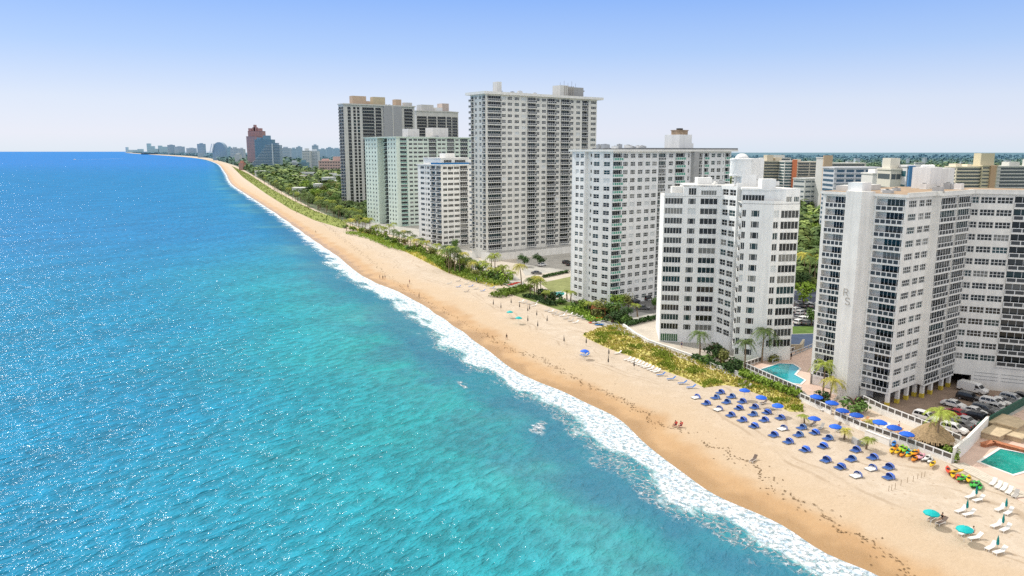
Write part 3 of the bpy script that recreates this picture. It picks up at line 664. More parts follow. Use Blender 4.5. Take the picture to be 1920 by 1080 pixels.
# big plant room and the long low one behind the slab
pxa=h_.U((0,12.5),(1,12.5),1709,46);pxb=h_.U((0,8.5),(1,8.5),1764,46);pxc=h_.U((0,9.2),(1,9.2),1788,46)
m=MB(); m.box(pxa,pxb,8.5,12.5,HH+.55,HH+5.3); m.box(pxb,pxc,9.2,12.5,HH+.55,HH+5.0)
for i in range(4): m.lathe([(.6,0),(.6,.3),(.35,.5),(.05,.55)],10,0,(pxa+.9+i*(pxb-pxa-1.4)/3,10.5,HH+5.3))
h_.part('plant_room',m,[WHITE])
boxpart(h_,'roof_room',-1.0,2.6,s1-3.2,s1-.2,HH+.55,HH+2.6,[WHITE,ROOFW],1); boxpart(h_,'roof_room',3,15,WO-4.5,WO-1,HH+.55,HH+1.7,[ROOFW])
rooftop(h_,[(1,pxa-1.5,2,12),(pxa+2,LN+6,2,7)],HH+.55,13,12)
h_.finish(limit=100)
# ---------------------------------------------------------------- D, C, B
D_=Bld('apartment_building','slim white block with blue roof terrace edge in front of mint tower','apartment building',at(829,463,1.5),ANG,WHITE)
HD=45.4-1.5; nf=15; fh=(HD-.5)/nf; WDD=24.5; LD=22
def cD(cx): return D_.U((0,0),(1,0),660+cx/6,38)
D_.mix=[(G_DARK,.6),(G_TEAL,.15),(G_GREY,.2),(G_CURT,.05)]
D_.facade((0,0),(LD,0),.4,nf,fh,[Wc(cD(1025),cD(1070),nv=3,nh=1),Wc(cD(1080),cD(1140),nv=4,nh=1),Wc(cD(1150),cD(1208),nv=4,nh=1),Bc(cD(1214),cD(1300),.5,.8,'dark',np=4,nv=5)],HD)
def vD(cx): return WDD-D_.U((0,0),(0,1),660+cx/6,38)
D_.facade((0,WDD),(0,0),.4,nf,fh,[Wc(vD(770),vD(812),nv=3,nh=1,g=G_GREY),Wc(vD(826),vD(836),nv=1,nh=1),Wc(vD(846),vD(872),nv=2,nh=1),Bc(vD(885),vD(936),.5,.8,'dark',np=3,nv=4),Bc(vD(946),vD(1016),.5,.8,'dark',np=4,nv=5)],HD)
D_.plain([(LD,0),(LD,WDD),(0,WDD)],0,HD)
slab([(-.8,-.8),(LD+.8,-.8),(LD+.8,WDD+.5),(-.8,WDD+.5)],HD,HD+.5,[WHITE,ROOFW],D_,'roof',1)
m=MB(); m.box(-.75,LD-3,-.78,-.6,HD+.5,HD+1.4); m.box(-.75,-.6,-.6,9,HD+.5,HD+1.4); D_.part('terrace_screen',m,[BLUEAW])
D_.facade((1.2,2.0),(LD-1,2.0),HD+.5,1,2.8,[Wc(2,7,nv=5,nh=1),Wc(9,16,nv=5,nh=1)],HD+3.6,HD+.5); D_.plain([(LD-1,2),(LD-1,20),(1.2,20),(1.2,2.0)],HD+.5,HD+3.6)
slab([(.8,1.6),(LD-.6,1.6),(LD-.6,20.4),(.8,20.4)],HD+3.6,HD+4.0,[WHITE,ROOFW],D_,'upper_roof',1); boxpart(D_,'elevator_penthouse',8,14,8,14,HD+4,HD+6.3,[WHITE])
m=MB(); zz=HD-1.9
for i in (0,1): m.box(cD(1090)+i*1.0,cD(1090)+.35+i*1.0,-.08,-.01,zz-.9,zz+.5)
D_.part('wall_sign',m,[FRAMED])
D_.finish()
Cc=Bld('apartment_building','mint green block standing in front of the dark twin towers','apartment building',at(747,425,1.5),ANG,MINT)
HC_=62.0-1.5; nf=21; fh=(HC_-.5)/nf; WC=47; LC=62
def cC(cx): return Cc.U((0,0),(1,0),620+cx/6.75,55)
Cc.mix=[(G_DARK,.5),(G_TEAL,.15),(G_GREY,.25),(G_CURT,.1)]
k=[Bc(cC(878),cC(962),.5,.8,'green',np=4,nv=5)]+[Wc(cC(a_),cC(b_),nv=3,nh=1) for a_,b_ in ((990,1034),(1050,1095),(1108,1168),(1180,1226))]+[Bc(cC(1240),cC(1338),.4,.8,'dark',np=4)]+[Wc(cC(a_),cC(b_),nv=3,nh=1) for a_,b_ in ((1356,1400),(1410,1455))]+[Bc(cC(1472),cC(1565),.4,.8,'dark',np=4),Wc(cC(1580),cC(1622),nv=2,nh=1),Bc(cC(1640),cC(1735),.4,.8,'dark',np=4)]
Cc.facade((0,0),(LC,0),.3,nf,fh,k,HC_)
def vC(cx): return WC-Cc.U((0,0),(0,1),620+cx/6.75,55)
# two wings on the ocean side with a set-back balcony stack between
v1,v2=vC(590),vC(715)
Cc.facade((0,WC),(0,WC-v1),.3,nf,fh,[Wc(v1*f0,v1*f0+1.6,nv=1,nh=1) for f0 in (.08,.3,.55,.78)],HC_)
Cc.plain([(0,WC-v1),(5,WC-v1)],0,HC_)
YELW=mat('wall_mint_light',(.72,.78,.60),.75,.2)
Cc.facade((5,WC-v1),(5,WC-v2),.3,nf,fh,[Bc(.8,(v2-v1)*.62,.5,.8,'bars',np=4,nv=5),Wc((v2-v1)*.72,(v2-v1)*.9)],HC_)
Cc.plain([(5,WC-v2),(0,WC-v2)],0,HC_)
vr=WC-v2
Cc.facade((0,vr),(0,0),.3,nf,fh,[Wc(vr*f0,vr*f0+1.5,nv=1,nh=1) for f0 in (.1,.42,.72)],HC_)
Cc.plain([(LC,0),(LC,30),(20,30),(20,WC),(0,WC)],0,HC_)
slab([(-1,-1),(LC+1,-1),(LC+1,30.5),(20.5,30.5),(20.5,WC+.6),(-1,WC+.6)],HC_,HC_+.6,[MINT,ROOFG],Cc,'roof',1)
a_=cC(1075);boxpart(Cc,'elevator_penthouse',a_,a_+9,10,18,HC_+.6,HC_+6.3,[WARM]); a_=cC(1370); boxpart(Cc,'roof_room',a_,a_+13,8,18,HC_+.6,HC_+7.3,[WARM])
rooftop(Cc,[(5,40,4,22)],HC_+.6,5,4)
Cc.finish()
b_=Bld('apartment_tower','dark banded tower with tan boxes on its roof, leftmost of the row','apartment tower',at(651,394,1.5),ANG,TAUPE)
HB=92.5-1.5; nf=32; fh=(HB-2)/nf
def cBt(cx): return b_.U((0,0),(1,0),620+cx/6.75,86)
b_.mix=[(G_DARK,.75),(G_TEAL,.1),(G_GREY,.15)]
LBt=cBt(1062)
CONL=mat('wall_light_concrete',(.68,.66,.62),.8,.2,.06,.3,streak=.12); b_.wm=CONL
k=[Bc(cBt(214),cBt(256),.1,.8,'bars',np=2,nv=2),Wc(cBt(286),cBt(318),nv=2,nh=1,sill=.3,head=2.5,fr=FRAMED),Wc(cBt(334),cBt(366),nv=2,nh=1,sill=.3,head=2.5,fr=FRAMED),Bc(cBt(402),cBt(550),.6,1.0,'bars',np=4,nv=5),Bc(cBt(566),cBt(640),.6,1.0,'bars',np=3,nv=3),Bc(cBt(930),cBt(1035),.8,1.2,'bars',np=3,nv=3)]
b_.facade((0,0),(LBt,0),.5,nf,fh,k,HB)
b_.facade((0,10),(0,0),.5,nf,fh,[Bc(.4,5,.6,.8,'bars',np=2),Bc(5.4,9.7,.6,.8,'bars',np=2)],HB)
boxpart(b_,'blank_panel',cBt(664),cBt(892),-1.2,-.02,0,HB,[mat('panel_grey',(.40,.40,.41),.8,.2,.04,.2)]) 
m=MB(); x_=(cBt(664)+cBt(892))/2; m.box(x_-.4,x_+.4,-1.4,-1.21,0,HB); b_.part('pilaster',m,[CONL])
b_.plain([(LBt,0),(LBt,18),(8,18),(0,10)],0,HB); slab([(-.8,-1.3),(LBt+.5,-1.3),(LBt+.5,18.5),(8,18.5),(-.8,10.5)],HB,HB+1.0,[CONL,ROOFG],b_,'roof',1)
TAN=mat('penthouse_tan',(.62,.46,.33),.8,.2,.06,.3); TAN2=mat('penthouse_sand',(.60,.50,.34),.8,.2,.06,.3)
def pB_(cx,y): return b_.U((0,y),(1,y),620+cx/6.75,96)
x0=pB_(238,10);boxpart(b_,'penthouse',x0,pB_(450,4),4,10,HB+1,HB+8.0,[TAN]); boxpart(b_,'penthouse_wing',pB_(500,10),pB_(690,4),4,10,HB+1,HB+7.9,[TAN2]); boxpart(b_,'penthouse_link',pB_(450,5),pB_(500,5),5,9,HB+1,HB+4,[TAN]); boxpart(b_,'plant_room',pB_(782,9),pB_(895,3),3,9,HB+1,HB+6.5,[TAN]); boxpart(b_,'roof_room',pB_(905,10),pB_(1030,5),5,10,HB+.9,HB+4.2,[CONL])
rooftop(b_,[(cBt(690),cBt(780),3,12)],HB+1,4,9)
b_.finish()
bo=at(780,385,1.5); q_=Bld('apartment_tower','dark rounded tower half hidden behind the mint green block','apartment tower',bo+Vector((18,62,0)),ANG,CONL)
HQ=zat(210,q_.O.x,q_.O.y)-1.5; nf=30; fh=(HQ-5)/nf
pts=[(0,0)]+[]
def cQ(cx): return q_.U((0,0),(1,0),620+cx/6.75,HQ)
q_.mix=[(G_DARK,.8),(G_GREY,.2)]
l0,l1,l2,l3=cQ(1085),cQ(1222),cQ(1440),cQ(1640)
q_.facade((l0,0),(l1,0),.5,nf,fh,[Bc(.6,l1-l0-.6,.5,1.0,'bars',np=4)],HQ)
q_.facade((l1,0),(l2,-3.5),.5,nf,fh,[Bc(.8,(l2-l1)*.48,.4,.8,'bars',np=3),Bc((l2-l1)*.54,(l2-l1)*.98,.4,.8,'bars',np=4)],HQ)
q_.facade((l2,-3.5),(l3,4),.5,nf,fh,[Bc(.6,(l3-l2)*.45,.4,.8,'bars',np=3),Bc((l3-l2)*.52,(l3-l2)*1.0,.4,.8,'bars',np=3)],HQ)
q_.plain([(l3,4),(l3,26),(l0,26),(l0,0)],0,HQ)
slab([(l0-.5,-.8),(l1,-.8),(l2,-4.3),(l3+.6,3.7),(l3+.6,26.5),(l0-.5,26.5)],HQ,HQ+1,[CONL,ROOFG],q_,'roof',1)
boxpart(q_,'penthouse',l1-4,l1+10,4,14,HQ+1,HQ+7,[CONL]); boxpart(q_,'plant_room',l2,l2+8,4,14,HQ+1,HQ+9,[PINKW]); boxpart(q_,'roof_room',l1+12,l2-1,2,14,HQ+1,HQ+4.5,[WHITE])
q_.finish()
# ================================================================ paved areas and pools
def sheet(name, px, z, m, base=None):
    b=MB(); b.poly([at(x,y,z) for x,y in px]); o=b.build(name,m); o['kind']='structure'; return o
PAVE=mat('paving_beige',(.50,.45,.38),.85,.2,.14,.25); PAVEG=mat('paving_grey',(.40,.39,.36),.85,.2,.16,.25); ASPH=mat('asphalt',(.075,.078,.085),.85,.2,.25,.4)
BRICK=mat('paver_brown',(.27,.20,.155),.85,.2,.25,.35); PINK=mat('deck_pink',(.60,.45,.37),.8,.2,.10,.5); LAWN=mat('lawn_green',(.10,.165,.04),.9,.1,.35,.5); DUNE=mat('dune_soil',(.50,.45,.15),.95,.1,.35,.3)
COPING=mat('coping_white',(.72,.70,.66),.6,.3); LINE=mat('line_white',(.75,.75,.72),.7,.2)
b=MB()
ys=[84+i*6 for i in range(80)]
for y0,y1 in zip(ys,ys[1:]): b.poly([(xl(y0)+9,y0,1.512),(xl(y0)+118,y0,1.512),(xl(y1)+118,y1,1.512),(xl(y1)+9,y1,1.512)])
b.build('pavement',PAVEG)['kind']='structure'
b=MB()
for y0,y1 in zip(ys,ys[1:]): b.poly([(xl(y0)+118,y0,1.512),(xl(y0)+136,y0,1.512),(xl(y1)+136,y1,1.512),(xl(y1)+118,y1,1.512)])
b.build('road',ASPH)['kind']='structure'
b=MB()
for i,(y0,y1) in enumerate(zip(ys,ys[1:])):
    if i%2: b.poly([(xl(y0)+126.9,y0,1.517),(xl(y0)+127.1,y0,1.517),(xl(y1)+127.1,y1,1.517),(xl(y1)+126.9,y1,1.517)])
b.build('road_markings',LINE)['kind']='structure'
sheet('terrace_paving',[(1168,608),(1232,598),(1236,641),(1300,652),(1366,662),(1372,690),(1330,692),(1300,680),(1240,655),(1205,640),(1180,622)],1.518,PAVE)
sheet('terrace_paving',[(880,470),(905,492),(960,512),(1000,545),(1040,560),(1078,560),(1075,470)],1.518,PAVE)
sheet('car_park',[(968,487),(1072,470),(1074,505),(985,517)],1.523,PAVEG)
sheet('car_park',[(1150,576),(1238,536),(1240,584),(1185,596)],1.518,mat('asphalt_worn',(.16,.16,.16),.85,.2,.2,.4))
sheet('lawn',[(1012,531),(1072,518),(1074,546),(1040,551)],1.523,mat('lawn_dry',(.22,.24,.10),.9,.1,.25,.4))
sheet('lawn',[(925,541),(985,538),(1030,560),(1078,568),(1140,574),(1186,596),(1182,611),(1060,585)],1.526,mat('lawn_scrub',(.13,.17,.05),.9,.1,.4,.35))
sheet('car_park',[(1488,545),(1560,540),(1560,612),(1488,612)],1.518,mat('asphalt_blue',(.055,.065,.10),.85,.2,.25,.4))
sheet('lawn',[(1486,612),(1560,610),(1560,624),(1486,626)],1.522,LAWN)
sheet('road',[(1470,627),(1570,625),(1570,652),(1470,656)],1.522,mat('asphalt_shade',(.05,.075,.13),.8,.2,.2,.4))  # road in shade: the dark blue shade is put into the asphalt colour
sheet('lawn',[(1366,676),(1460,672),(1395,690),(1385,702),(1340,690)],1.530,LAWN)
sheet('car_park',[(1628,764),(1802,838),(1832,808),(1990,722),(1990,690),(1830,694),(1760,705)],1.524,BRICK)
sheet('terrace_paving',[(1500,750),(1557,776),(1612,806),(1785,868),(1802,840),(1628,766),(1560,745)],1.527,mat('paving_peach',(.58,.48,.38),.85,.2,.12,.4))
sheet('pool_terrace',[(1784,868),(1832,812),(1985,734),(1985,985),(1885,922)],1.530,PINK)
# parking bay lines
b=MB(); A_=at(1800,822); 
for i in range(9):
    o=at(1842-i*10,790+i*4); d=Vector((-.6,.8)); 
b=MB()
for i in range(8):
    o=at(1880,757)+Vector((-.80*2.7*i,-.6*2.7*i,0)); 
    p=[o+Vector((-.603*s+.797*w_,.797*s+.603*w_,.03)) for s,w_ in ((0,-.06),(0,.06),(-5,.06),(-5,-.06))]; b.poly(p)
b.build('parking_lines',LINE)['kind']='structure'
def pool(label, px, z, col, rimcol, wcat='swimming pool'):
    pts=[at(x,y,z) for x,y in px]; c=sum(pts,Vector())/len(pts)
    root=empty('swimming_pool',c,0,label,wcat)
    q=[(p.x-c.x,p.y-c.y) for p in pts]
    if sum(a[0]*b2[1]-a[1]*b2[0] for a,b2 in zip(q,q[1:]+q[:1]))<0: q=q[::-1]
    cen=Vector((0,0)); out=[]
    for i in range(len(q)):
        p0,p1,p2=Vector(q[i-1]),Vector(q[i]),Vector(q[(i+1)%len(q)])
        d1=(p1-p0).normalized(); d2=(p2-p1).normalized(); n=Vector((d1.y+d2.y,-(d1.x+d2.x))); n.normalize(); k_=.45/max(.5,n.dot(Vector((d1.y,-d1.x)))); out.append((p1.x+n.x*k_,p1.y+n.y*k_))
    m=MB(); n=len(q)
    for i in range(n):
        j=(i+1)%n; m.poly([(*out[i],.10),(*out[j],.10),(*q[j],.10),(*q[i],.10)]); m.poly([(*out[i],0),(*out[j],0),(*out[j],.10),(*out[i],.10)]); m.poly([(*q[i],.10),(*q[j],.10),(*q[j],.0),(*q[i],.0)],1)
    m.build('coping',[COPING,mat('pool_tile_blue',(.02,.12,.35),.3,.5)],root)
    m=MB(); m.poly([(*p,.03) for p in q]); 
    mm=bpy.data.materials.new('pool_water'); mm.use_nodes=True; t=mm.node_tree; bs=t.nodes['Principled BSDF']; g=N(t,'ShaderNodeNewGeometry')
    nz=noise_(t,g.outputs['Position'],.16,3); nz2=noise_(t,g.outputs['Position'],2.2,4,.7,1.0)
    cc=mixc(t,mrange(t,nz,.35,.65),col,tuple(x*.62 for x in col)); t.links.new(mixc(t,mrange(t,nz2,.55,.68,0,.25),cc,(.35,.75,.75)),bs.inputs['Base Color'])
    bs.inputs['Roughness'].default_value=.06; bp=N(t,'ShaderNodeBump'); bp.inputs['Strength'].default_value=.12; bp.inputs['Distance'].default_value=.1; t.links.new(nz2,bp.inputs['Height']); t.links.new(bp.outputs[0],bs.inputs['Normal'])
    m.build('water',mm,root); 
    return root
ZD=2.1
b=MB(); dk=[at(x,y,ZD) for x,y in [(1394,687),(1504,737),(1560,752),(1598,712),(1560,645),(1500,655),(1440,672)]]
b.prism([(p.x,p.y) for p in dk],1.0,ZD,1,0); b.build('pool_deck',[PINK,WARM])['kind']='structure'
pool('L-shaped turquoise pool on the pink deck behind the hedge',[(1424,694),(1462,682),(1487,683.5),(1499,691),(1489,703),(1508,713),(1500,720.5),(1487,719)],ZD,(.01,.36,.40),0)
pool('green-blue rectangular pool at the lower right corner of the photo',[(1838,867),(1876,842.5),(1945,856),(1945,877),(1899,890)],1.53,(.008,.33,.27),0)
pool('small turquoise pool on the terrace in front of the green balcony block',[(1034,549),(1056,546.5),(1059,552),(1050,558)],1.53,(.03,.42,.40),0)
# ================================================================ fences, walls, steps
FW=mat('fence_white',(.80,.80,.78),.5,.3); FD=mat('fence_infill',(.13,.115,.10),.6,.3)
def fence(name,label,px,h=1.1,base=.45,z=1.53,step=1.6,infill=FD,post=FW,wallm=WARM,cat='fence',alpha=True,group=None):
    pts=[at(x,y,z) for x,y in px]; root=empty(name,pts[0],0,label,cat,group); o=pts[0]
    bm_=MB(); rl=MB(); pn=MB(); posts=[]
    for a,c in zip(pts,pts[1:]):
        d=(c-a); l=d.length; d/=l; n=Vector((-d.y,d.x,0)); a=a-o
        def bx(mb,s0,s1,z0,z1,th):
            p0=a+d*s0;p1=a+d*s1; mb.prism([(p0.x-n.x*th,p0.y-n.y*th),(p1.x-n.x*th,p1.y-n.y*th),(p1.x+n.x*th,p1.y+n.y*th),(p0.x+n.x*th,p0.y+n.y*th)],z0,z1)
        if base>0: bx(bm_,0,l,-.5,base,.13)
        bx(rl,0,l,base+h-.16,base+h,.08); bx(rl,0,l,base+.05,base+.2,.07); 
        if infill: bx(pn,.02,l-.02,base+.14,base+h-.09,.012)
        k=max(1,round(l/step))
        for i in range(k+1): 
            m=MB(); s_=l*i/k; bx(m,max(0,s_-.11),min(l,s_+.11),base,base+h+.02,.10); posts.append(m)
    if base>0: bm_.build('base_wall',wallm,root)
    rl.build('rail',post,root)
    if infill: pn.build('infill_panel',infill,root)
    for m in posts: m.build('post',post,root)
    return root
fence('fence','white framed fence around the L-shaped pool above the hedge',[(1500,655),(1440,673),(1394,688),(1445,711),(1502,736)],1.2,.0,ZD,1.5)
fence('fence','white fence on low wall at the top of the beach below the blue umbrellas',[(1500,751),(1558,777)],1.1,.6)
fence('fence','long white fence on low wall running behind the pile of kayaks',[(1565,785),(1612,806),(1700,837),(1784,869)],1.1,.6)
fence('fence','white fence between the brown car park and the umbrella terrace',[(1618,760),(1652,777),(1690,792),(1740,812),(1800,838)],1.15,1.0)
fence('fence','grey fence and wall behind the far side of the L-shaped pool',[(1448,686),(1500,665),(1545,646)],1.0,.6,1.53,2.4,None,METALG,CONC)
def wall(label,px,h,th=.2,z=1.0,m=WARM,name='garden_wall',cat='wall'):
    b=MB(); pts=[at(x,y,1.53) for x,y in px]; o=pts[0]
    for a,c in zip(pts,pts[1:]):
        d=(c-a).normalized(); n=Vector((-d.y,d.x,0))*th/2; a=a-o;c=c-o
        b.prism([(a.x-n.x,a.y-n.y),(c.x-n.x,c.y-n.y),(c.x+n.x,c.y+n.y),(a.x+n.x,a.y+n.y)],-.5,h,0)
        b.prism([(a.x-n.x*1.5,a.y-n.y*1.5),(c.x-n.x*1.5,c.y-n.y*1.5),(c.x+n.x*1.5,c.y+n.y*1.5),(a.x+n.x*1.5,a.y+n.y*1.5)],h,h+.08,0)
    return tag(b.build(name,m,None,o),label,cat)
wall('white wall separating the umbrella terrace from the corner pool',[(1786,868),(1812,846),(1850,806)],2.6,.3)
wall('curved white kerb wall between dune grass and paved terrace',[(1169,612),(1190,628),(1216,642),(1268,660),(1302,672),(1345,690),(1389,703)],.7,.35)
wall('white wall below the beach stairs next to the kayaks',[(1622,818),(1668,836)],1.2,.3)
wall('green screen wall along the right edge of the car park',[(1832,809),(1870,787),(1990,720)],1.5,.3,m=mat('screen_green',(.03,.10,.07),.7,.3))
wall('orange-red planter wall behind the corner pool',[(1842,838),(1862,833),(1945,855)],.55,.8,m=mat('planter_red',(.42,.17,.09),.8,.2,.35,2))
wall('pale stone wall of the ramp beside the folded white block',[(1455,662),(1500,662),(1506,652)],2.2,.4,m=mat('ramp_stone',(.50,.44,.33),.85,.2,.1,.5))
# low terraces and sun-deck blocks beyond the corner pool
for i,(x,y,w_,l_,hh) in enumerate(((1868,818,6,3,1.0),(1895,808,5,3.5,1.6),(1905,822,4,3,.8),(1880,795,7,3,.7))):
    m=MB(); m.box(-w_/2,w_/2,-l_/2,l_/2,0,hh,0); m.box(-w_/2-.2,w_/2+.2,-l_/2-.2,l_/2+.2,hh,hh+.18,0)
    tag(m.build('terrace_block',mat('terrace_stone',(.52,.42,.28),.85,.2,.2,.8),None,at(x,y,1.53),math.radians(ANG)),
        ['low stone terrace block right behind the orange-red planter wall','tallest stone terrace block beyond the corner pool','small stone terrace block nearest the corner pool','long flat stone terrace block next to the green screen wall'][i],'terrace')
def steps(label,px,n,w_,rz,rise=.17,run=.3):
    m=MB()
    for i in range(n): m.box(-w_/2,w_/2,i*run,(n+.2)*run,i*rise-.3*(i==0),(i+1)*rise)
    return tag(m.build('steps',CONC,None,at(*px,1.45),rz),label,'steps')
steps('grey steps up to the pink pool deck beside the palm',(1512,748),6,2.4,math.radians(30))
o_=steps('white stairs down to the sand in front of the kayak pile',(1622,832),7,1.6,math.radians(100))
# wooden deck walk at the bottom right with slats
m=MB(); a0=at(1782,872);a1=at(1905,935); d=(a1-a0); l=d.length; d.normalize(); n_=Vector((-d.y,d.x,0))
for i in range(5):
    p=[a0+n_*(i*.55)-a0, a1+n_*(i*.55)-a0, a1+n_*(i*.55+.48)-a0, a0+n_*(i*.55+.48)-a0]; m.prism([(q.x,q.y) for q in p][::1],.05,.22)
tag(m.build('boardwalk',mat('board_pale',(.55,.50,.42),.8,.2,.15,1),None,a0),'pale plank boardwalk between kayaks and the corner pool','boardwalk')
# ================================================================ foliage helpers
def leafmat(name,col,var=.45,trans=True):
    m=mat(name,col,.75,.2,var,.9,objrand=.28); return m
LEAF=[leafmat('leaf_mid',(.10,.18,.04)),leafmat('leaf_dark',(.05,.10,.03)),leafmat('leaf_bright',(.20,.30,.04)),leafmat('leaf_olive',(.20,.21,.06))]
PALMG=[leafmat('palm_leaf',(.30,.36,.06)),leafmat('palm_leaf_dark',(.12,.18,.05)),leafmat('palm_leaf_yellow',(.50,.46,.09))]
TRUNK=mat('trunk_grey_brown',(.24,.18,.12),.9,.1,.2,2); BARK=mat('bark',(.12,.085,.055),.9,.1,.2,2)
def palm_meshes(seed,h=8.0,fr=16,L_=2.7,mi=0):
    r=random.Random(seed); tm=MB(); pts=[];lean=r.uniform(-.9,.9);la=r.uniform(0,6.28)
    for i in range(9):
        t_=i/8; pts.append((math.cos(la)*lean*t_*t_,math.sin(la)*lean*t_*t_,h*t_-.2*(i==0)))
    tm.tube(pts,[.24-.11*(i/8) if i else .32 for i in range(9)],7)
    top=Vector(pts[-1]); cm=MB()
    for k in range(fr):
        az=2*math.pi*k/fr*1.0+r.uniform(-.2,.2); up=r.uniform(-.15,1.15); Lf=L_*r.uniform(.85,1.15); prev=None
        d=Vector((math.cos(az),math.sin(az),0)); side=Vector((-math.sin(az),math.cos(az),0)); n=9; spine=[]
        for i in range(n+1):
            s_=i/n; x=Lf*s_*math.cos(up*.6)*(1-.12*s_); z=Lf*(math.sin(up)*s_*.9-(.75+.25*r.random())*s_*s_*(.75+.35*max(0,up)))
            spine.append(top+d*x+Vector((0,0,z+.1)))
        for i in range(n):
            p,q=spine[i],spine[i+1]; s_=(i+.5)/n; wl=(.16+.62*math.sin(math.pi*min(1,s_*.9+.12)))*(.8 if s_<.9 else .5)
            cm.poly([p-side*.02,p+side*.02,q+side*.02,q-side*.02])
            for sg in (-1,1):
                for j in (0,.5):
                    a=p.lerp(q,j); bq=p.lerp(q,j+.34); tip=a.lerp(bq,.9)+side*sg*wl*r.uniform(.8,1.1)+d*.22+Vector((0,0,-.30*wl-.1*r.random()))
                    cm.poly([a,bq,tip+d*.04,tip])
    for i in range(6):
        a=r.uniform(0,6.28); 
    return tm,cm
PALMS=[]
for i,(h,fr,L_,mi) in enumerate(((8,26,3.9,0),(8,24,3.7,0),(8,28,4.1,1),(8,26,3.8,2),(8,24,3.6,1))):
    tm,cm=palm_meshes(40+i,h,fr,L_,mi); PALMS.append((tm.mesh('trunk',TRUNK,True),cm.mesh('crown',PALMG[mi])))
SHORTP=[]
for i,mi in enumerate((0,2,0)):
    tm,cm=palm_meshes(80+i,2.2,15,2.1,mi); SHORTP.append((tm.mesh('trunk',TRUNK,True),cm.mesh('crown',PALMG[mi])))
def palm(loc,h,i,label,group,name='palm_tree',rr=R):
    src,h0=(PALMS,8.0) if h>4 else (SHORTP,2.2)
    t_,c_=src[i%len(src)]; s_=h/h0; root=empty(name,loc,rr.uniform(0,6.28),label,'palm tree',group)
    k=max(.85,min(1.15,s_**.5)) if h>4 else max(.6,min(1.1,s_))
    tr=link('trunk',t_,root); tr.scale=(k,k,s_); cr=link('crown',c_,root); top=h0
    cr.scale=(k,k,k); 
    # keep the crown on the top of the trunk
    cr.location=(0,0,h0*s_-h0*k)
    return root
def tree_meshes(seed,cr=3.0,h=6.5,n=420,leaf=.55,mi=0):
    r=random.Random(seed); tm=MB(); tm.tube([(0,0,-.2),(.05,0,h*.25),(.1,.1,h*.55)],[.3,.22,.14],7); cm=MB(); lobes=[]
    for i in range(9):
        a=r.uniform(0,6.28); q=r.uniform(.15,.75)*cr; c=Vector((math.cos(a)*q,math.sin(a)*q,h*.62+r.uniform(-.22,.34)*h*.8)); lobes.append((c,r.uniform(.35,.6)*cr)); tm.tube([(.05,0,h*r.uniform(.25,.5)),(c.x*.6,c.y*.6,c.z*.85),c],[.12,.08,.03],5)
    for i in range(n):
        c,rad=r.choice(lobes); v=Vector((r.gauss(0,1),r.gauss(0,1),r.gauss(0,1))); v.normalize(); p=c+v*rad*(r.random()**.35)*Vector((1,1,.8)).length/1.6
        nn=(v+Vector((r.gauss(0,.5),r.gauss(0,.5),r.gauss(0.4,.5)))).normalized(); u=nn.orthogonal().normalized(); w_=nn.cross(u); a=r.uniform(0,6.28); u,w_=u*math.cos(a)+w_*math.sin(a),w_*math.cos(a)-u*math.sin(a); s_=leaf*r.uniform(.6,1.3)
        cm.poly([p-u*s_*.5,p-w_*s_*.35+u*.1*s_,p+u*s_*.6,p+w_*s_*.4])
    return tm,cm
TREES=[]
for i,(cr,h,n,mi) in enumerate(((3.0,6.0,520,0),(3.4,7.0,560,1),(2.6,5.2,460,2),(3.6,6.4,560,3),(3.0,7.5,520,1),(2.8,5.5,480,0))):
    tm,cm=tree_meshes(130+i,cr,h,n,.62,mi); TREES.append((tm.mesh('trunk',BARK,True),cm.mesh('crown',LEAF[mi]),h))
BUSH=[]
for i,mi in enumerate((0,1,2,3)):
    tm,cm=tree_meshes(170+i,1.3,1.8,260,.38,mi)
    for k in range(len(cm.v)):
        x,y,z=cm.v[k]; cm.v[k]=(x,y,max(.02,z-.35))
    BUSH.append((tm.mesh('stem',BARK,True),cm.mesh('leaves',LEAF[mi])))
def tree(loc,h,i,label,group=None,name='tree',cat='tree'):
    t_,c_,h0=TREES[i%len(TREES)]; root=empty(name,loc,R.uniform(0,6.28),label,cat,group); s_=h/h0
    for n_,me in (('trunk',t_),('crown',c_)):
        o=link(n_,me,root); o.scale=(s_*R.uniform(.9,1.15),)*2+(s_,)
    return root
def shrub(loc,s_,i,label,group=None):
    st,lv=BUSH[i%4]; root=empty('shrub',loc,R.uniform(0,6.28),label,'shrub',group)
    for n_,me in (('stem',st),('leaves',lv)): link(n_,me,root).scale=(s_,s_,s_*R.uniform(.8,1.1))
    return root
def palm_px(px,py,cy,i,label,group,name='palm_tree'):
    p=at(px,py,1.5); h_p=max(1.2,zat(cy,p.x,p.y)-1.5); return palm(p,h_p*(1.15 if h_p>4 and p.y>250 else 1),i,label,group,name)
def section(kind,lst,what,where,group,fn):
    """individual plants of one stretch, told apart by their order from the left"""
    lst=sorted(lst,key=lambda e:e[0])
    for i,e in enumerate(lst):
        fn(e,i,f"{what} {where}, {nth(i)} from the left")
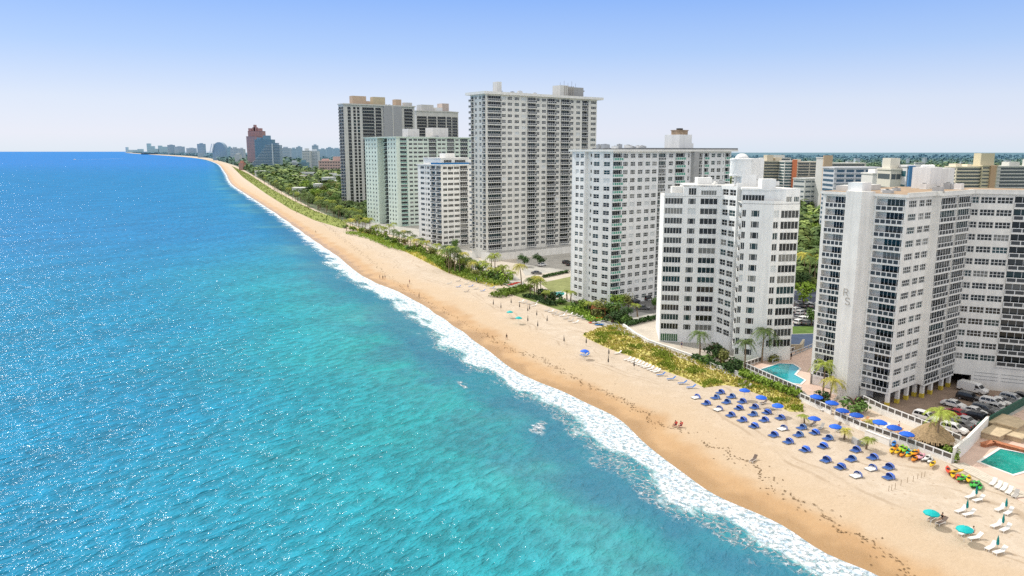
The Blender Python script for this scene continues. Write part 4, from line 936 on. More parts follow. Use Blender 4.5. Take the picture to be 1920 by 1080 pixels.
# palms by stretch --------------------------------------------------
def pf(g): return lambda e,i,l: palm_px(e[0],e[1],e[2],(i*3+int(e[0]))%5,l,g)
section('p',[(1312,666,625),(1396,694,640),(1428,684,620),(1443,678,630)],'coconut palm','standing before the folded white block','palms at the folded white block',pf('palms at the folded white block'))
palm_px(1543,738,681,0,'tall green palm against the left edge of the lettered slab','palms at the lettered block')
palm_px(1556,750,712,3,'bushy lower palm in front of the lettered slab beside the steps','palms at the lettered block')
palm_px(1754,846,772,1,'windblown palm rising beside the thatched hut','palms at the lettered block')
section('p',[(1583,824,806),(1508,794,779),(1624,842,822),(1632,808,790)],'small young palm','on the sand near the stairs','young palms at the beach stairs',pf('young palms at the beach stairs'))
section('p',[(1508,534,484),(1516,540,492),(1526,536,478),(1537,540,488)],'palm','in the gap left of the lettered block','palms in the gap',pf('palms in the gap'))
section('p',[(928,512,482),(922,513,486),(913,518,498),(920,520,503),(933,522,505),(951,524,508),(960,524,512),(978,541,504),(905,512,494),(944,520,502),(937,512,500)],'yellow-green palm','on the beach edge before the tallest tower','palms before the tallest tower',pf('palms before the tallest tower'))
section('p',[(853,512,472),(846,508,470),(858,506,476),(880,510,489),(892,506,491),(868,508,480),(838,506,468),(850,500,470),(876,500,484),(888,514,496),(842,512,474),(820,482,462),(828,492,472),(834,498,476),(862,512,484),(872,508,488),(884,512,492)],'coconut palm','on the sand before the slim white block','palms before the slim white block',pf('palms before the slim white block'))
section('p',[(650,433,416),(673,428,408),(694,433,413),(709,436,424),(730,439,424),(739,436,421),(749,462,440),(765,455,437),(776,460,444),(788,464,450),(668,424,412),(685,428,412),(716,444,428),(757,452,436),(770,464,448),(702,440,426),(798,470,455),(662,430,414),(722,446,430),(738,450,434),(744,456,438),(760,460,445),(782,468,452),(793,472,456),(680,432,416),(657,428,413)],'green palm','on the dune before the mint block','palms before the mint block',pf('palms before the mint block'))
section('p',[(994,556,528),(1002,558,530),(1009,556,526),(1014,552,529),(1006,550,524),(1022,566,548)],'dense dark palm','right of the hedge before the green balcony block','palms before the green balcony block',pf('palms before the green balcony block'))
section('p',[(1063,562,545),(1070,566,548)],'rounded palm','beside the small turquoise pool','palms beside the small pool',pf('palms beside the small pool'))
palm_px(1195,594,572,2,'lone small palm beside the car park of the green balcony block',None)
palm_px(1104,585,568,0,'short palm at the foot of the green balcony block',None)
palm_px(1120,588,570,2,'short spreading palm behind the brown timber shelter',None)
# the palm belt behind the long dune ---------------------------------
def inside(p,poly):
    c=False; j=len(poly)-1
    for i in range(len(poly)):
        (xi,yi),(xj,yj)=poly[i],poly[j]
        if (yi>p[1])!=(yj>p[1]) and p[0]<(xj-xi)*(p[1]-yi)/(yj-yi)+xi: c=not c
        j=i
    return c
def scatter(poly,n,rr,z=1.5,mind=0):
    """evenly in ground area: sample the survey polygon on the ground"""
    g=[at(x,y,z) for x,y in poly]; gp=[(p.x,p.y) for p in g]; x0,x1=min(p[0] for p in gp),max(p[0] for p in gp); y0,y1=min(p[1] for p in gp),max(p[1] for p in gp)
    out=[]; tries=0
    while len(out)<n and tries<n*400:
        tries+=1; p=(rr.uniform(x0,x1),rr.uniform(y0,y1))
        if inside(p,gp) and all((p[0]-q[0])**2+(p[1]-q[1])**2>mind*mind for q in out): out.append(p)
    return out
rr=random.Random(5)
def scatter_view(poly,n,rr,mind):
    out=[]; tries=0
    while len(out)<n and tries<60000:
        tries+=1; x=rr.uniform(min(p[0] for p in poly),max(p[0] for p in poly)); y=rr.uniform(min(p[1] for p in poly),max(p[1] for p in poly))
        if not inside((x,y),poly): continue
        p=at(x,y); 
        if all((p.x-q[0])**2+(p.y-q[1])**2>mind*mind for q in out): out.append((p.x,p.y))
    return out
belt=scatter_view([(458,316),(500,327),(560,358),(610,378),(648,390),(684,407),(676,424),(645,414),(594,398),(554,379),(514,358),(468,328)],190,rr,3.0)
belt.sort(key=lambda p:p[1])
for i,p in enumerate(belt):
    palm(Vector((p[0],p[1],1.5)),rr.uniform(5.5,9.5),[2,4,2,0,4][i%5],f"dark coconut palm in the belt behind the long dune, {nth(i)} from the near end",'palms of the dune belt',rr=rr)
wood=scatter_view([(478,315),(560,316),(636,318),(642,398),(606,384),(560,364),(510,335)],150,rr,5)
wood.sort(key=lambda p:p[1])
for i,p in enumerate(wood):
    tree(Vector((p[0],p[1],1.5)),rr.uniform(7,13),rr.randrange(6),f"leafy tree in the grove left of the dark tower, {nth(i)} counting back from the beach",'trees of the grove')
# round trees and shrubs close by ------------------------------------
for (x,y,h,i,l) in ((983,500,6,1,'dark round tree left of two on the car park edge'),(1012,499,6,1,'dark round tree right of two on the car park edge'),(853,470,6,0,'bushy tree at the foot of the slim white block'),
    (1506,575,8,2,'bright yellow-green tree over the rear car park'),(1500,545,8,1,'dark green tree at the right side of the folded block'),(1520,420,8,2,'bright round tree far down the gap between the blocks'),(1508,430,8,0,'dull green tree far down the gap between the blocks'),(1530,440,7,2,'light green tree beneath the far balconied slab'),
    (1521,610,5,0,'small tree between the parked cars in the gap'),(1515,470,7,3,'olive tree halfway down the gap between the blocks'),(1530,474,7,0,'green tree halfway down the gap against the lettered block'),
    (1130,592,5,3,'brownish tree behind the timber shelter'),(1150,596,5,0,'green tree on the right of the timber shelter'),(1170,604,5,1,'dark bushy tree at the end of the dune grass'),(1158,582,5,2,'bright tree beneath the green balcony block'),(1178,580,5,3,'yellowing tree beside the dark parked cars'),
    (1228,580,4,0,'small tree at the left edge of the folded block')):
    tree(at(x,y),h,i,l)
for j,(x,y,s_,i,l) in enumerate(((1338,664,2.0,1,'dark glossy shrub against the folded white block'),(1346,672,1.5,1,'dark shrub lower down by the folded white block'),(1330,676,1.2,0,'small green shrub left of the dark shrubs'),(1352,680,1.8,3,'olive shrub above the glass screen'),(1322,680,1.3,0,'round shrub at the terrace edge'),(1372,694,1.7,1,'dark shrub near the corner of the pool fence'),(1381,698,1.4,1,'lower dark shrub near the corner of the pool fence'),(1445,682,1.4,3,'shrub inside the far corner of the pool fence'),
    (1606,772,2.3,0,'grey green rounded bush between blue umbrellas at the slab foot'),(1786,862,1.3,2,'bright bush at the end of the kayak fence'),(1776,846,1.2,0,'green bush beside the thatched hut'),(1540,758,1.6,1,'dark bush beside the steps of the pool deck'),(1832,694,1.2,2,'small bush at the garage mouth'))):
    shrub(at(x,y),s_,i,l)
gs=[(x,y) for x,y in ((648,428),(662,432),(677,436),(690,440),(704,442),(716,448),(728,452),(742,458),(752,464),(766,470),(780,472),(794,476),(806,480),(822,488),(836,497),(850,505),(864,510),(878,514),(890,518),(904,521),(918,524),(932,527),(946,530),(700,432),(722,440),(760,458),(812,476),(868,500),(900,508),(930,516))]
for i,(x,y) in enumerate(sorted(gs)): shrub(at(x,y),R.uniform(1.6,2.8),[0,2,2,3][i%4],f"leafy shrub among the beachfront palms below the towers, {nth(i)} from the left",'shrubs among the beachfront palms')
for i,(x,y,s_,k) in enumerate(((1040,566,2.0,1),(1052,570,1.8,0),(1084,578,2.0,0),(1096,580,2.2,2),(1108,584,2.0,1),(1140,590,2.2,0),(1160,598,2.0,1),(1174,606,1.8,0),(1148,604,2.0,1),(1122,596,1.8,3),(1020,556,2.0,1),(1032,558,1.6,2))): shrub(at(x,y),s_,k,f"dense shrub in the planting below the green balcony block, {nth(sorted([1040,1052,1084,1096,1108,1140,1160,1174,1148,1122,1020,1032]).index(x))} from the left",'shrubs below the green balcony block')
# hedges -------------------------------------------------------------
def hedge(label,px,width,h,mi=0,dens=26,z=1.5):
    pts=[at(x,y,z) for x,y in px]; o=pts[0]; r=random.Random(len(label)); m=MB()
    for a,c in zip(pts,pts[1:]):
        d=c-a; l=d.length; d.normalize(); n=Vector((-d.y,d.x,0))
        for i in range(int(l*width*dens)):
            hh=h*(.85+.3*noise.noise(Vector((a.x+i,a.y,0))))
            p=a-o+d*r.uniform(0,l)+n*r.uniform(-.5,.5)*width+Vector((0,0,hh*r.random()**.5)); nn=Vector((r.gauss(0,.6),r.gauss(0,.6),r.gauss(.5,.5))).normalized(); u=nn.orthogonal().normalized(); w_=nn.cross(u); s_=r.uniform(.25,.55); m.poly([p-u*s_,p-w_*s_*.7,p+u*s_,p+w_*s_*.7])
    return tag(m.build('hedge',LEAF[mi],None,o),label,'hedge')
hedge('bright green clipped hedge running along the pool fence',[(1388,704),(1440,724),(1498,746)],2.2,1.6,2)
hedge('green sea grape hedge standing out over the sand',[(928,558),(950,552),(975,545),(990,540)],6,1.8,2,9)
hedge('dark hedge behind the terrace fence left of the folded block',[(1175,612),(1205,604),(1236,597)],1.6,1.4,1)
hedge('clipped green hedge beside the dry lawn',[(1018,521),(1066,511)],1.4,1.3,1)
hedge('long low hedge under the palms before the mint block',[(655,437),(700,447),(745,466),(790,474)],9,1.5,2,2.6)
hedge('low green hedge under the palms before the tallest tower',[(800,477),(850,510),(900,528),(950,534)],7,1.6,2,4)
hedge('green hedge strip before the small turquoise pool',[(985,556),(1012,562),(1036,574)],3.5,1.2,1,9)
hedge('grassy green slope below the green balcony block',[(1065,578),(1095,588),(1120,604)],5,1.0,2,7)
hedge('mangrove-green hedge above the white kerb wall by the pool corner',[(1300,671),(1345,688),(1378,700)],1.8,1.2,1)
# dune grass ----------------------------------------------------------
def grass(label,polys,n,h=.7,seed=1,green=False):
    r=random.Random(seed); m=MB(); 
    for poly in polys:
        for p in scatter(poly,n,r,1.5):
            q=noise.noise(Vector((p[0]*.22,p[1]*.22,3))); hh=h*(1+.7*q)*r.uniform(.7,1.3); zt=1.52+.35*max(0,q)
            mi=0 if q>(-.15 if green else .12) else (1 if r.random()<.7 else 2)
            for k in range(5):
                a=r.uniform(0,6.28); dx,dy=math.cos(a),math.sin(a); w_=.16*r.uniform(.7,1.5); ln=r.uniform(.2,.7)*hh
                m.poly([(p[0]-dy*w_,p[1]+dx*w_,zt-.3),(p[0]+dy*w_,p[1]-dx*w_,zt-.3),(p[0]+dx*ln+dy*w_*.3,p[1]+dy*ln-dx*w_*.3,zt+hh),(p[0]+dx*ln-dy*w_*.3,p[1]+dy*ln+dx*w_*.3,zt+hh*.96)],mi)
    o=m.build('dune_grass',[leafmat('grass_green',(.34,.42,.06)),leafmat('grass_gold',(.56,.52,.11)),leafmat('grass_straw',(.68,.56,.22))] if not green else [leafmat('grass_green_far',(.22,.30,.06)),leafmat('grass_olive_far',(.34,.36,.09)),leafmat('grass_straw',(.68,.56,.22))]); return tag(o,label,'dune grass',None,'stuff')
DA=[(1092,628),(1126,614),(1160,607),(1172,616),(1216,642),(1262,656),(1302,672),(1346,690),(1388,708),(1425,720),(1466,732),(1500,748),(1508,772),(1480,772),(1450,756),(1425,740),(1388,727),(1360,722),(1320,727),(1294,712),(1242,694),(1205,676),(1164,662),(1133,650),(1100,634)]
DB=[(434,311),(466,326),(512,356),(552,377),(592,396),(640,412),(656,425),(640,428),(590,413),(545,392),(500,364),(455,332)]
DC=[(655,424),(700,441),(760,462),(800,478),(860,508),(945,533),(920,538),(840,512),(760,472),(700,450)]
b=MB()
for i,pl in enumerate((DA,DB,DC)):
    b.poly([at(x,y,1.51+i*.002) for x,y in pl],1 if i==1 else 0)
b.build('dune',[DUNE,mat('dune_soil_green',(.24,.28,.08),.95,.1,.35,.1)])['kind']='structure'
grass('golden green dune grass between the beach and the paved terrace',[DA],3600,.36,2)
grass('green dune grass along the far beach below the palm belt',[DB],3600,.6,3,True)
grass('low dune plants on the beach edge below the towers',[DC],1600,.7,4)
# ================================================================ beach furniture
CB=mat('canvas_blue',(.014,.11,.58),.6,.3,.0,1,objrand=.25); CBD=mat('canvas_blue_faded',(.03,.16,.46),.7,.2,objrand=.2); PADB=mat('pad_blue',(.05,.12,.36),.7,.2); TEALC=mat('canvas_teal',(.0,.42,.42),.6,.3); TEALD=mat('canvas_teal_dark',(.0,.22,.22),.6,.3); DKC=mat('canvas_dark',(.05,.045,.05),.7,.2)
POLE=mat('pole_white',(.75,.75,.73),.5,.3); POLEG=mat('pole_grey',(.35,.35,.34),.5,.4); WPL=mat('plastic_white',(.78,.76,.72),.5,.3); TOWEL=mat('towel_white',(.8,.78,.74),.9,.1)
SEA=Vector((-.9,-.43,0)); SEAZ=math.atan2(SEA.y,SEA.x)
def bow_pt(th,ph,R_=1.2,W_=.98):
    r=R_*math.sin(ph); return (-.25-r*math.cos(th)*.95,-W_*math.cos(ph),.24+r*math.sin(th))
def arc_hood(a1,n=7,k=12):
    m=MB()
    for i in range(n):
        t0=a1*i/n; t1=a1*(i+1)/n
        for q in range(k):
            p0=math.pi*q/k; p1=math.pi*(q+1)/k; m.poly([bow_pt(t0,p0),bow_pt(t0,p1),bow_pt(t1,p1),bow_pt(t1,p0)])
    return m
def daybed_meshes(kind):
    fr=MB(); fr.box(-1.0,1.05,-.85,.85,.16,.26)
    for x in (-.9,.95):
        for y in (-.75,.75): fr.box(x-.05,x+.05,y-.05,y+.05,-.05,.16)
    pads=[]
    for s_ in (-1,1):
        m=MB(); m.box(-.25,1.0,min(s_*.04,s_*.8),max(s_*.04,s_*.8),.26,.36); n=len(m.v)
        m.poly([(-.25,s_*.04,.36),(-.25,s_*.8,.36),(-.85,s_*.8,.72),(-.85,s_*.04,.72)]); m.poly([(-.25,s_*.04,.26),(-.25,s_*.8,.26),(-.85,s_*.8,.62),(-.85,s_*.04,.62)]); m.poly([(-.85,s_*.04,.62),(-.85,s_*.8,.62),(-.85,s_*.8,.72),(-.85,s_*.04,.72)]); pads.append(m.mesh('pad',PADB if kind!=2 else TOWEL))
    a1={0:1.75,1:2.15,2:1.45,3:1.6}[kind]
    hood=arc_hood(a1).mesh('hood',CB if kind!=3 else CBD,True)
    bows=[]
    for q in (.35,.68,1.0):
        m=MB(); m.tube([bow_pt(a1*q,math.pi*i/10,1.21,.99) for i in range(11)],.022,5); bows.append(m.mesh('bow',POLE))
    return fr.mesh('frame',POLEG),pads,hood,bows
DB_=[daybed_meshes(k) for k in range(4)]
def daybed(loc,kind,label,group,rz=0):
    root=empty('beach_daybed',loc,SEAZ+rz,label,'beach daybed',group); fr,pads,hood,bows=DB_[kind]; root.scale=(.80,.80,.68)
    link('frame',fr,root)
    for p in pads: link('pad',p,root)
    link('hood',hood,root)
    for p in bows: link('bow',p,root)
    return root
sc=1/3.6923; ox,oy=1200,680
rows={'nearest the water':[(385,243,2),(457,287,0),(540,326,2),(626,368,0),(706,403,0),(787,444,1),(923,506,0),(1025,553,0),(1140,609,1),(1285,681,0),(1385,729,1),(1495,787,2)],
 'the middle row':[(520,246,3),(597,278,3),(683,320,1),(780,363,3),(857,403,0),(985,461,2),(1095,506,3),(1265,584,1),(1460,675,3),(1598,738,2),(1720,799,0)],
 'the row nearest the dune':[(555,210,0),(630,240,3),(705,274,0),(790,313,0),(877,349,1),(970,388,0),(1118,455,3),(1207,490,1),(1300,530,3),(1492,611,0),(1610,663,0),(1720,730,0)]}
for rn,lst in rows.items():
    for i,(x,y,k) in enumerate(lst):
        p=atg(ox+x*sc,oy+y*sc+1)
        daybed(p,k,f"blue hooded daybed in {'the row '+rn if 'row' not in rn else rn}, {nth(i)} from the left" if True else '', 'blue hooded daybeds on the sand',R.uniform(-.12,.12))
# umbrellas ----------------------------------------------------------
def umb_open(r=1.45,h=2.25,mat_=CB,scal=8):
    m=MB(); top=(0,0,h+.42); ring=[]; mid=[]
    for k in range(scal*2):
        a=2*math.pi*k/(scal*2); rr_=r*(1 if k%2==0 else .95); ring.append((rr_*math.cos(a),rr_*math.sin(a),h-.05+(.04 if k%2 else 0))); mid.append((rr_*.55*math.cos(a),rr_*.55*math.sin(a),h+.24))
    n=len(ring)
    for k in range(n):
        j=(k+1)%n; m.poly([top,mid[k],mid[j]]); m.poly([mid[k],ring[k],ring[j],mid[j]]); m.poly([ring[k],(ring[k][0],ring[k][1],ring[k][2]-.14),(ring[j][0],ring[j][1],ring[j][2]-.14),ring[j]])
    ribs=MB()
    for k in range(0,n,2): ribs.tube([(0,0,h+.30),(ring[k][0]*.95,ring[k][1]*.95,h-.02)],.015,4)
    pole=MB(); pole.tube([(0,0,-.2),(0,0,h+.5)],.028,8); pole.lathe([(.05,h+.42),(.05,h+.5),(.01,h+.58)],8)
    return pole.mesh('pole',POLE),m.mesh('canopy',mat_),ribs.mesh('ribs',POLEG)
def umb_closed(h=2.0,mat_=DKC):
    m=MB(); prof=[(.05,.75),(.15,.8),(.19,1.05),(.15,1.5),(.08,1.9),(.03,h+.1)]
    n=10; rings=[]
    for r,z in prof:
        rings.append(len(m.v))
        for k in range(n): a=2*math.pi*k/n; q=r*(1 if k%2 else .7); m.v.append((q*math.cos(a),q*math.sin(a),z))
    for i in range(len(rings)-1):
        for k in range(n): k2=(k+1)%n; m.f.append((rings[i]+k,rings[i]+k2,rings[i+1]+k2,rings[i+1]+k)); m.m.append(0)
    pole=MB(); pole.tube([(0,0,-.2),(0,0,h+.2)],.028,8); tie=MB(); tie.lathe([(.165,1.28),(.175,1.33),(.165,1.38)],10)
    return pole.mesh('pole',POLEG),m.mesh('folded_canopy',mat_),tie.mesh('tie',mat_)
UM={'blue':umb_open(1.15,2.1,CB),'teal':umb_open(1.08,1.9,TEALC),'big':umb_open(1.3,2.3,CB),'cdark':umb_closed(2.5),'cteal':umb_closed(2.0,TEALD),'cblue':umb_closed(2.2,mat('canvas_navy',(.02,.03,.16),.7,.2))}
def umbrella(loc,k,label,group,tilt=0):
    a,c,d=UM[k]; root=empty('beach_umbrella',loc,R.uniform(0,6),label,'umbrella',group); root.rotation_euler=(R.uniform(-.04,.04)+tilt,R.uniform(-.04,.04),root.rotation_euler.z)
    for me in (a,c,d): link(me.name.split('.')[0],me,root)
    return root
def canopy_at(px,py,h):
    """ground point whose umbrella top of height h shows at px,py"""
    z=1.5+h; v=at(px,py,z); return Vector((v.x,v.y,groundz(v.x,v.y)))
gb='open blue umbrellas'
for i,(x,y) in enumerate(((725,183),(840,230),(955,287),(1208,377),(1355,432))):
    umbrella(canopy_at(ox+x*sc,oy+y*sc,2.35),'blue','blue open umbrella on the sand, '+['farthest left, at the edge of the dune grass','second from the left by the dune grass','third from the left, at the tip of the grass','alone beside a small young palm','just below the terrace fence'][i],gb)
for i,(x,y) in enumerate(((1220,228),(1328,270),(1400,323),(1500,355),(1660,403),(1763,440),(1850,485))):
    umbrella(canopy_at(ox+x*sc,oy+y*sc,2.5),'big',f"blue open umbrella on the fenced terrace below the lettered block, {nth(i)} from the left",gb)
umbrella(canopy_at(1096,656,2.3),'blue','lone blue umbrella over loungers in the middle of the beach',gb)
s45=1/4.5
for i,(x,y) in enumerate(((522,555),(595,603))): umbrella(canopy_at(840+x*s45,460+y*s45,2.1),'teal',['left of the two light teal umbrellas in the middle of the beach','right of the two light teal umbrellas in the middle of the beach'][i],'open teal umbrellas')
s41=1/4.155
for i,(x,y) in enumerate(((1025,570),(1290,695))): umbrella(canopy_at(1500+x*s41,820+y*s41,2.1),'teal',['left of the two teal open umbrellas near the bottom right corner','right of the two teal open umbrellas near the bottom right corner'][i],'open teal umbrellas')
cl=[(382,518),(447,548),(533,505),(603,540),(673,575),(688,560),(748,610),(673,660),(757,705),(835,660)]
cl.sort()
for i,(x,y) in enumerate(cl): umbrella(atg(840+x*s45,460+y*s45),'cdark',f"closed dark umbrella in the cluster around the light teal ones, {nth(i)} from the left",'closed dark umbrellas')
for (x,y,l) in ((980,833,'lone closed dark umbrella left of the blue one in the middle of the beach'),(1165,848,'closed dark umbrella at the left tip of the dune grass'),(1357,942,'closed dark umbrella, rear of a pair before the dune grass'),(1352,1012,'closed dark umbrella, front of a pair before the dune grass'),(1570,1045,'closed dark umbrella beside the row of white loungers')):
    umbrella(atg(840+x*s45,460+y*s45),'cdark',l,'closed dark umbrellas')
ct=[(1372,455),(1297,566),(1603,553),(1578,682),(1535,855)]
ctl=['farthest back near the kayaks','leftmost, behind the right open teal umbrella','farthest right','in the middle of the right three','nearest the bottom edge of the photo']
CTP=[]
for (x,y),l in zip(ct,ctl):
    p=atg(1500+x*s41,820+y*s41+6); CTP.append(p); umbrella(p,'cteal','closed teal umbrella '+l,'closed teal umbrellas')
umbrella(atg(893,531),'cblue','closed navy umbrella amid loungers below the palms',None)
# loungers -----------------------------------------------------------
def lounger_meshes(m_):
    f=MB(); f.box(-.35,1.15,-.32,-.27,.26,.32); f.box(-.35,1.15,.27,.32,.26,.32); f.box(1.10,1.15,-.27,.27,.26,.32); f.box(-.35,-.30,-.27,.27,.26,.32)
    legs=[]
    for x in (-.28,1.05):
        for y in (-.28,.28): q=MB(); q.box(x-.035,x+.035,y-.035,y+.035,-.05,.26); legs.append(q.mesh('leg',WPL))
    s_=MB()
    for i in range(9): s_.box(-.25+i*.155,-.25+i*.155+.13,-.27,.27,.30,.335)
    b=MB()
    for i in range(5):
        x=-.32-i*.13; z=.33+i*.11; b.poly([(x,-.29,z),(x,.29,z),(x-.115,.29,z+.095),(x-.115,-.29,z+.095)]); b.poly([(x,-.29,z-.03),(x,.29,z-.03),(x-.115,.29,z+.065),(x-.115,-.29,z+.065)])
    for y in (-.29,.27): b.poly([(-.30,y,.32),(-.30,y+.02,.32),(-.98,y+.02,.88),(-.98,y,.88)])
    return f.mesh('frame',WPL),legs,s_.mesh('seat',m_),b.mesh('backrest',m_)
LN_={'white':lounger_meshes(WPL),'blue':lounger_meshes(CBD),'brown':lounger_meshes(mat('strap_brown',(.16,.12,.10),.7,.2)),'grey':lounger_meshes(mat('strap_grey',(.42,.40,.37),.7,.2))}
def lounger(loc,k,label,group,rz=0):
    root=empty('sun_lounger',loc,SEAZ+rz,label,'sun lounger',group); f,lg,s_,b=LN_[k]
    link('frame',f,root)
    for q in lg: link('leg',q,root)
    link('seat',s_,root); link('backrest',b,root); return root
PERP=Vector((.43,-.9,0))
for p,l in zip(CTP,ctl):
    for s_ in (-1,1): lounger(p+PERP*s_*.62+SEA*.3,'white','white sun lounger '+('left' if s_<0 else 'right')+' of the closed teal umbrella '+l.split(',')[0],'white loungers under teal umbrellas',R.uniform(-.15,.15))
for i,(x,y) in enumerate(((1070,655),(1330,775))):
    p=atg(1500+x*s41,820+y*s41)
    for s_ in (-1,1): lounger(p+PERP*s_*.7,'brown' if i==0 else 'white',f"{'brown' if i==0 else 'white'} lounger {'left' if s_<0 else 'right'} under the {'left' if i==0 else 'right'} open teal umbrella",'loungers under the open teal umbrellas',R.uniform(-.2,.2))
s38=1/3.84; wl=[(380,475),(450,520),(475,528),(500,538),(522,548),(545,557),(568,567),(590,575),(615,588),(640,600),(660,608)]
for i,(x,y) in enumerate(wl): lounger(atg(1060+x*s38,540+y*s38),'white',f"white lounger in the row along the dune grass edge, {nth(i)} from the left",'white loungers along the dune grass',R.uniform(-.1,.1))
for i,(x,y) in enumerate(((690,632),(765,662),(845,692),(908,722))): lounger(atg(1060+x*s38,540+y*s38),'blue',f"blue and white lounger past the end of the white row, {nth(i)} from the left",'blue and white loungers',-.3)
ll=[(620,480),(650,488),(690,500),(730,512),(740,490),(840,555),(870,565),(900,578),(930,588),(965,600),(1000,620),(1040,640),(1080,655),(985,572),(1070,600),(1150,627),(1030,590),(1115,615)]
ll.sort()
for i,(x,y) in enumerate(ll): lounger(atg(840+x*s45,460+y*s45),'grey' if i%3 else 'white',f"stacked pale lounger above the dark umbrellas below the white green-balcony block, {nth(i)} from the left",'pale loungers at the green balcony block')
ld=[(15,325),(90,305),(90,355),(160,330),(195,350),(240,370),(160,393),(295,390),(285,325),(340,345),(375,365),(405,375),(310,335)]
ld.sort()
for i,(x,y) in enumerate(ld): lounger(atg(840+x*s45,460+y*s45),['grey','brown','blue'][i%3],f"lounger on the sand below the palms of the tallest tower, {nth(i)} from the left",'loungers below the tallest tower')
for s_ in (-1,1): lounger(atg(1097,667)+PERP*s_*.6,'blue','blue lounger '+('left' if s_<0 else 'right')+' under the lone blue umbrella','loungers under the lone blue umbrella')
for i,(x,y) in enumerate(((1393,721),(1402,727),(1432,757),(1452,768),(1525,797),(1540,803),(1571,801),(1577,809))): lounger(atg(x,y),['brown','grey'][i%2],f"lounger beside the blue umbrellas at the dune edge, {nth(i)} from the left",'loungers beside the blue umbrellas',R.uniform(-.4,.4))
TOW=mat('cushion_terracotta',(.50,.26,.13),.8,.2); LN_['terra']=lounger_meshes(TOW)
for i,(x,y) in enumerate(((1548,770),(1573,776),(1585,779),(1597,784),(1608,788),(1622,790),(1662,803),(1672,807),(1685,812),(1697,818),(1706,824),(1718,826))): lounger(at(x,y,1.53),'terra' if i%3 else 'white',f"{'terracotta' if i%3 else 'white'} lounger on the fenced terrace, {nth(i)} from the left",'loungers on the fenced terrace',R.uniform(-.3,.3))
for i,(x,y) in enumerate(((1862,908),(1872,914),(1882,918),(1892,924),(1904,930))): lounger(atg(x,y),'white' if i!=4 else 'grey',f"pale lounger at the foot of the corner pool terrace, {nth(i)} from the left",'loungers at the corner pool terrace',.3)
for i,(x,y) in enumerate(((1905,852),(1916,846),(1835,850),(1812,862))): 
    if i<0: pass
# kayaks ---------------------------------------------------------------
KC=mat('kayak_plastic',(1,1,1),.35,.5,objcol=True)
def kayak_meshes(L_=3.2,w_=.38):
    m=MB(); n=12; rings=[]
    for i in range(n+1):
        t_=-1+2*i/n; q=max(.03,(1-abs(t_)**2.6)); x=t_*L_/2; up=.16*abs(t_)**3; rings.append(len(m.v))
        for (a,b) in ((-1,.24),(-.72,.02),(0,-.04),(.72,.02),(1,.24),(.6,.33),(0,.36),(-.6,.33)): m.v.append((x,a*w_*q,b*(.4+.6*q)+up))
    for i in range(n):
        for k in range(8): k2=(k+1)%8; m.f.append((rings[i]+k,rings[i]+k2,rings[i+1]+k2,rings[i+1]+k)); m.m.append(0)
    m.f.append(tuple(rings[0]+k for k in range(8))); m.m.append(0); m.f.append(tuple(rings[-1]+k for k in range(8))); m.m.append(0)
    s_=MB(); s_.lathe([(.02,.375),(.23,.375),(.26,.40),(.22,.40)],12)
    for k in range(len(s_.v)): x,y,z=s_.v[k]; s_.v[k]=(x*1.7-.15,y,z)
    return m.mesh('hull',KC,True),s_.mesh('cockpit',mat('cockpit_dark',(.03,.03,.03),.6,.3))
KH,KS=kayak_meshes()
KCOL={'yellow':(.72,.44,.01),'lime':(.25,.55,.02),'teal':(.0,.42,.45),'orange':(.75,.26,.02),'pink':(.70,.35,.42),'white':(.74,.74,.72),'red':(.62,.06,.03),'green':(.05,.42,.06),'blue':(.03,.2,.6)}
def kayak(loc,c,label,group,rz=0,name='kayak'):
    root=empty(name,loc,rz,label,'kayak',group); a=link('hull',KH,root); a.color=(*KCOL[c],1); link('cockpit',KS,root); return root
ks=[(730,40,'blue'),(715,82,'yellow'),(740,60,'orange'),(765,80,'yellow'),(790,72,'lime'),(815,85,'lime'),(838,92,'teal'),(862,102,'teal'),(880,110,'yellow'),(905,110,'orange'),(925,122,'pink'),(945,140,'pink'),(965,142,'white'),(990,150,'white'),(1012,158,'white'),(1032,200,'yellow'),(760,100,'yellow'),(800,110,'orange'),(850,128,'yellow'),(895,148,'orange')]
up=[.0]*len(ks)
for i,(x,y,c_) in enumerate(sorted(ks)):
    p=atg(1500+x*s41,820+y*s41+7); p.z+=.25*(i%2)+.1
    kayak(p,c_,f"{c_} kayak in the row against the long white fence, {nth(i)} from the left",'kayaks in the row against the fence',math.atan2(.72,.60)+R.uniform(-.15,.15))
for i,(x,y,c_) in enumerate(((1190,275,'yellow'),(1215,262,'yellow'),(1232,305,'red'),(1265,318,'green'),(1290,305,'lime'),(1312,322,'yellow'),(1345,350,'green'),(1372,362,'green'),(1400,368,'green'),(1150,250,'red'))):
    p=atg(1500+x*s41,820+y*s41+6); p.z+=.12+.25*(i%2); kayak(p,c_,f"{c_} kayak in the lower group beside the boardwalk, {['topmost of the yellows','second yellow','red one by the yellows','dark green at centre','lime at centre','yellow at right','first of the right greens','second of the right greens','last of the right greens','small red at far left'][i]}",'kayaks in the lower group',math.atan2(.72,.60)+R.uniform(-.6,.6))
for i,(x,y,c_) in enumerate(((1112,606,'red'),(1118,607,'white'),(1124,610,'blue'),(1108,601,'green'),(1130,603,'white'),(1122,599,'orange'))): p=at(x,y); p.z+=.1+.2*(i%2); kayak(p,c_,f"{c_} board in the small stack at the tip of the dune grass, {nth(i)} of six",'boards in the small stack',math.atan2(.3,1)+R.uniform(-.15,.15),'paddle_board')
for i,(x,y) in enumerate(((958,535),(964,533),(970,531))): p=at(x,y); p.z+=.1; kayak(p,'red',f"red kayak under the palms near the sea grape hedge, {nth(i)} from the left",'red kayaks under palms',.4)
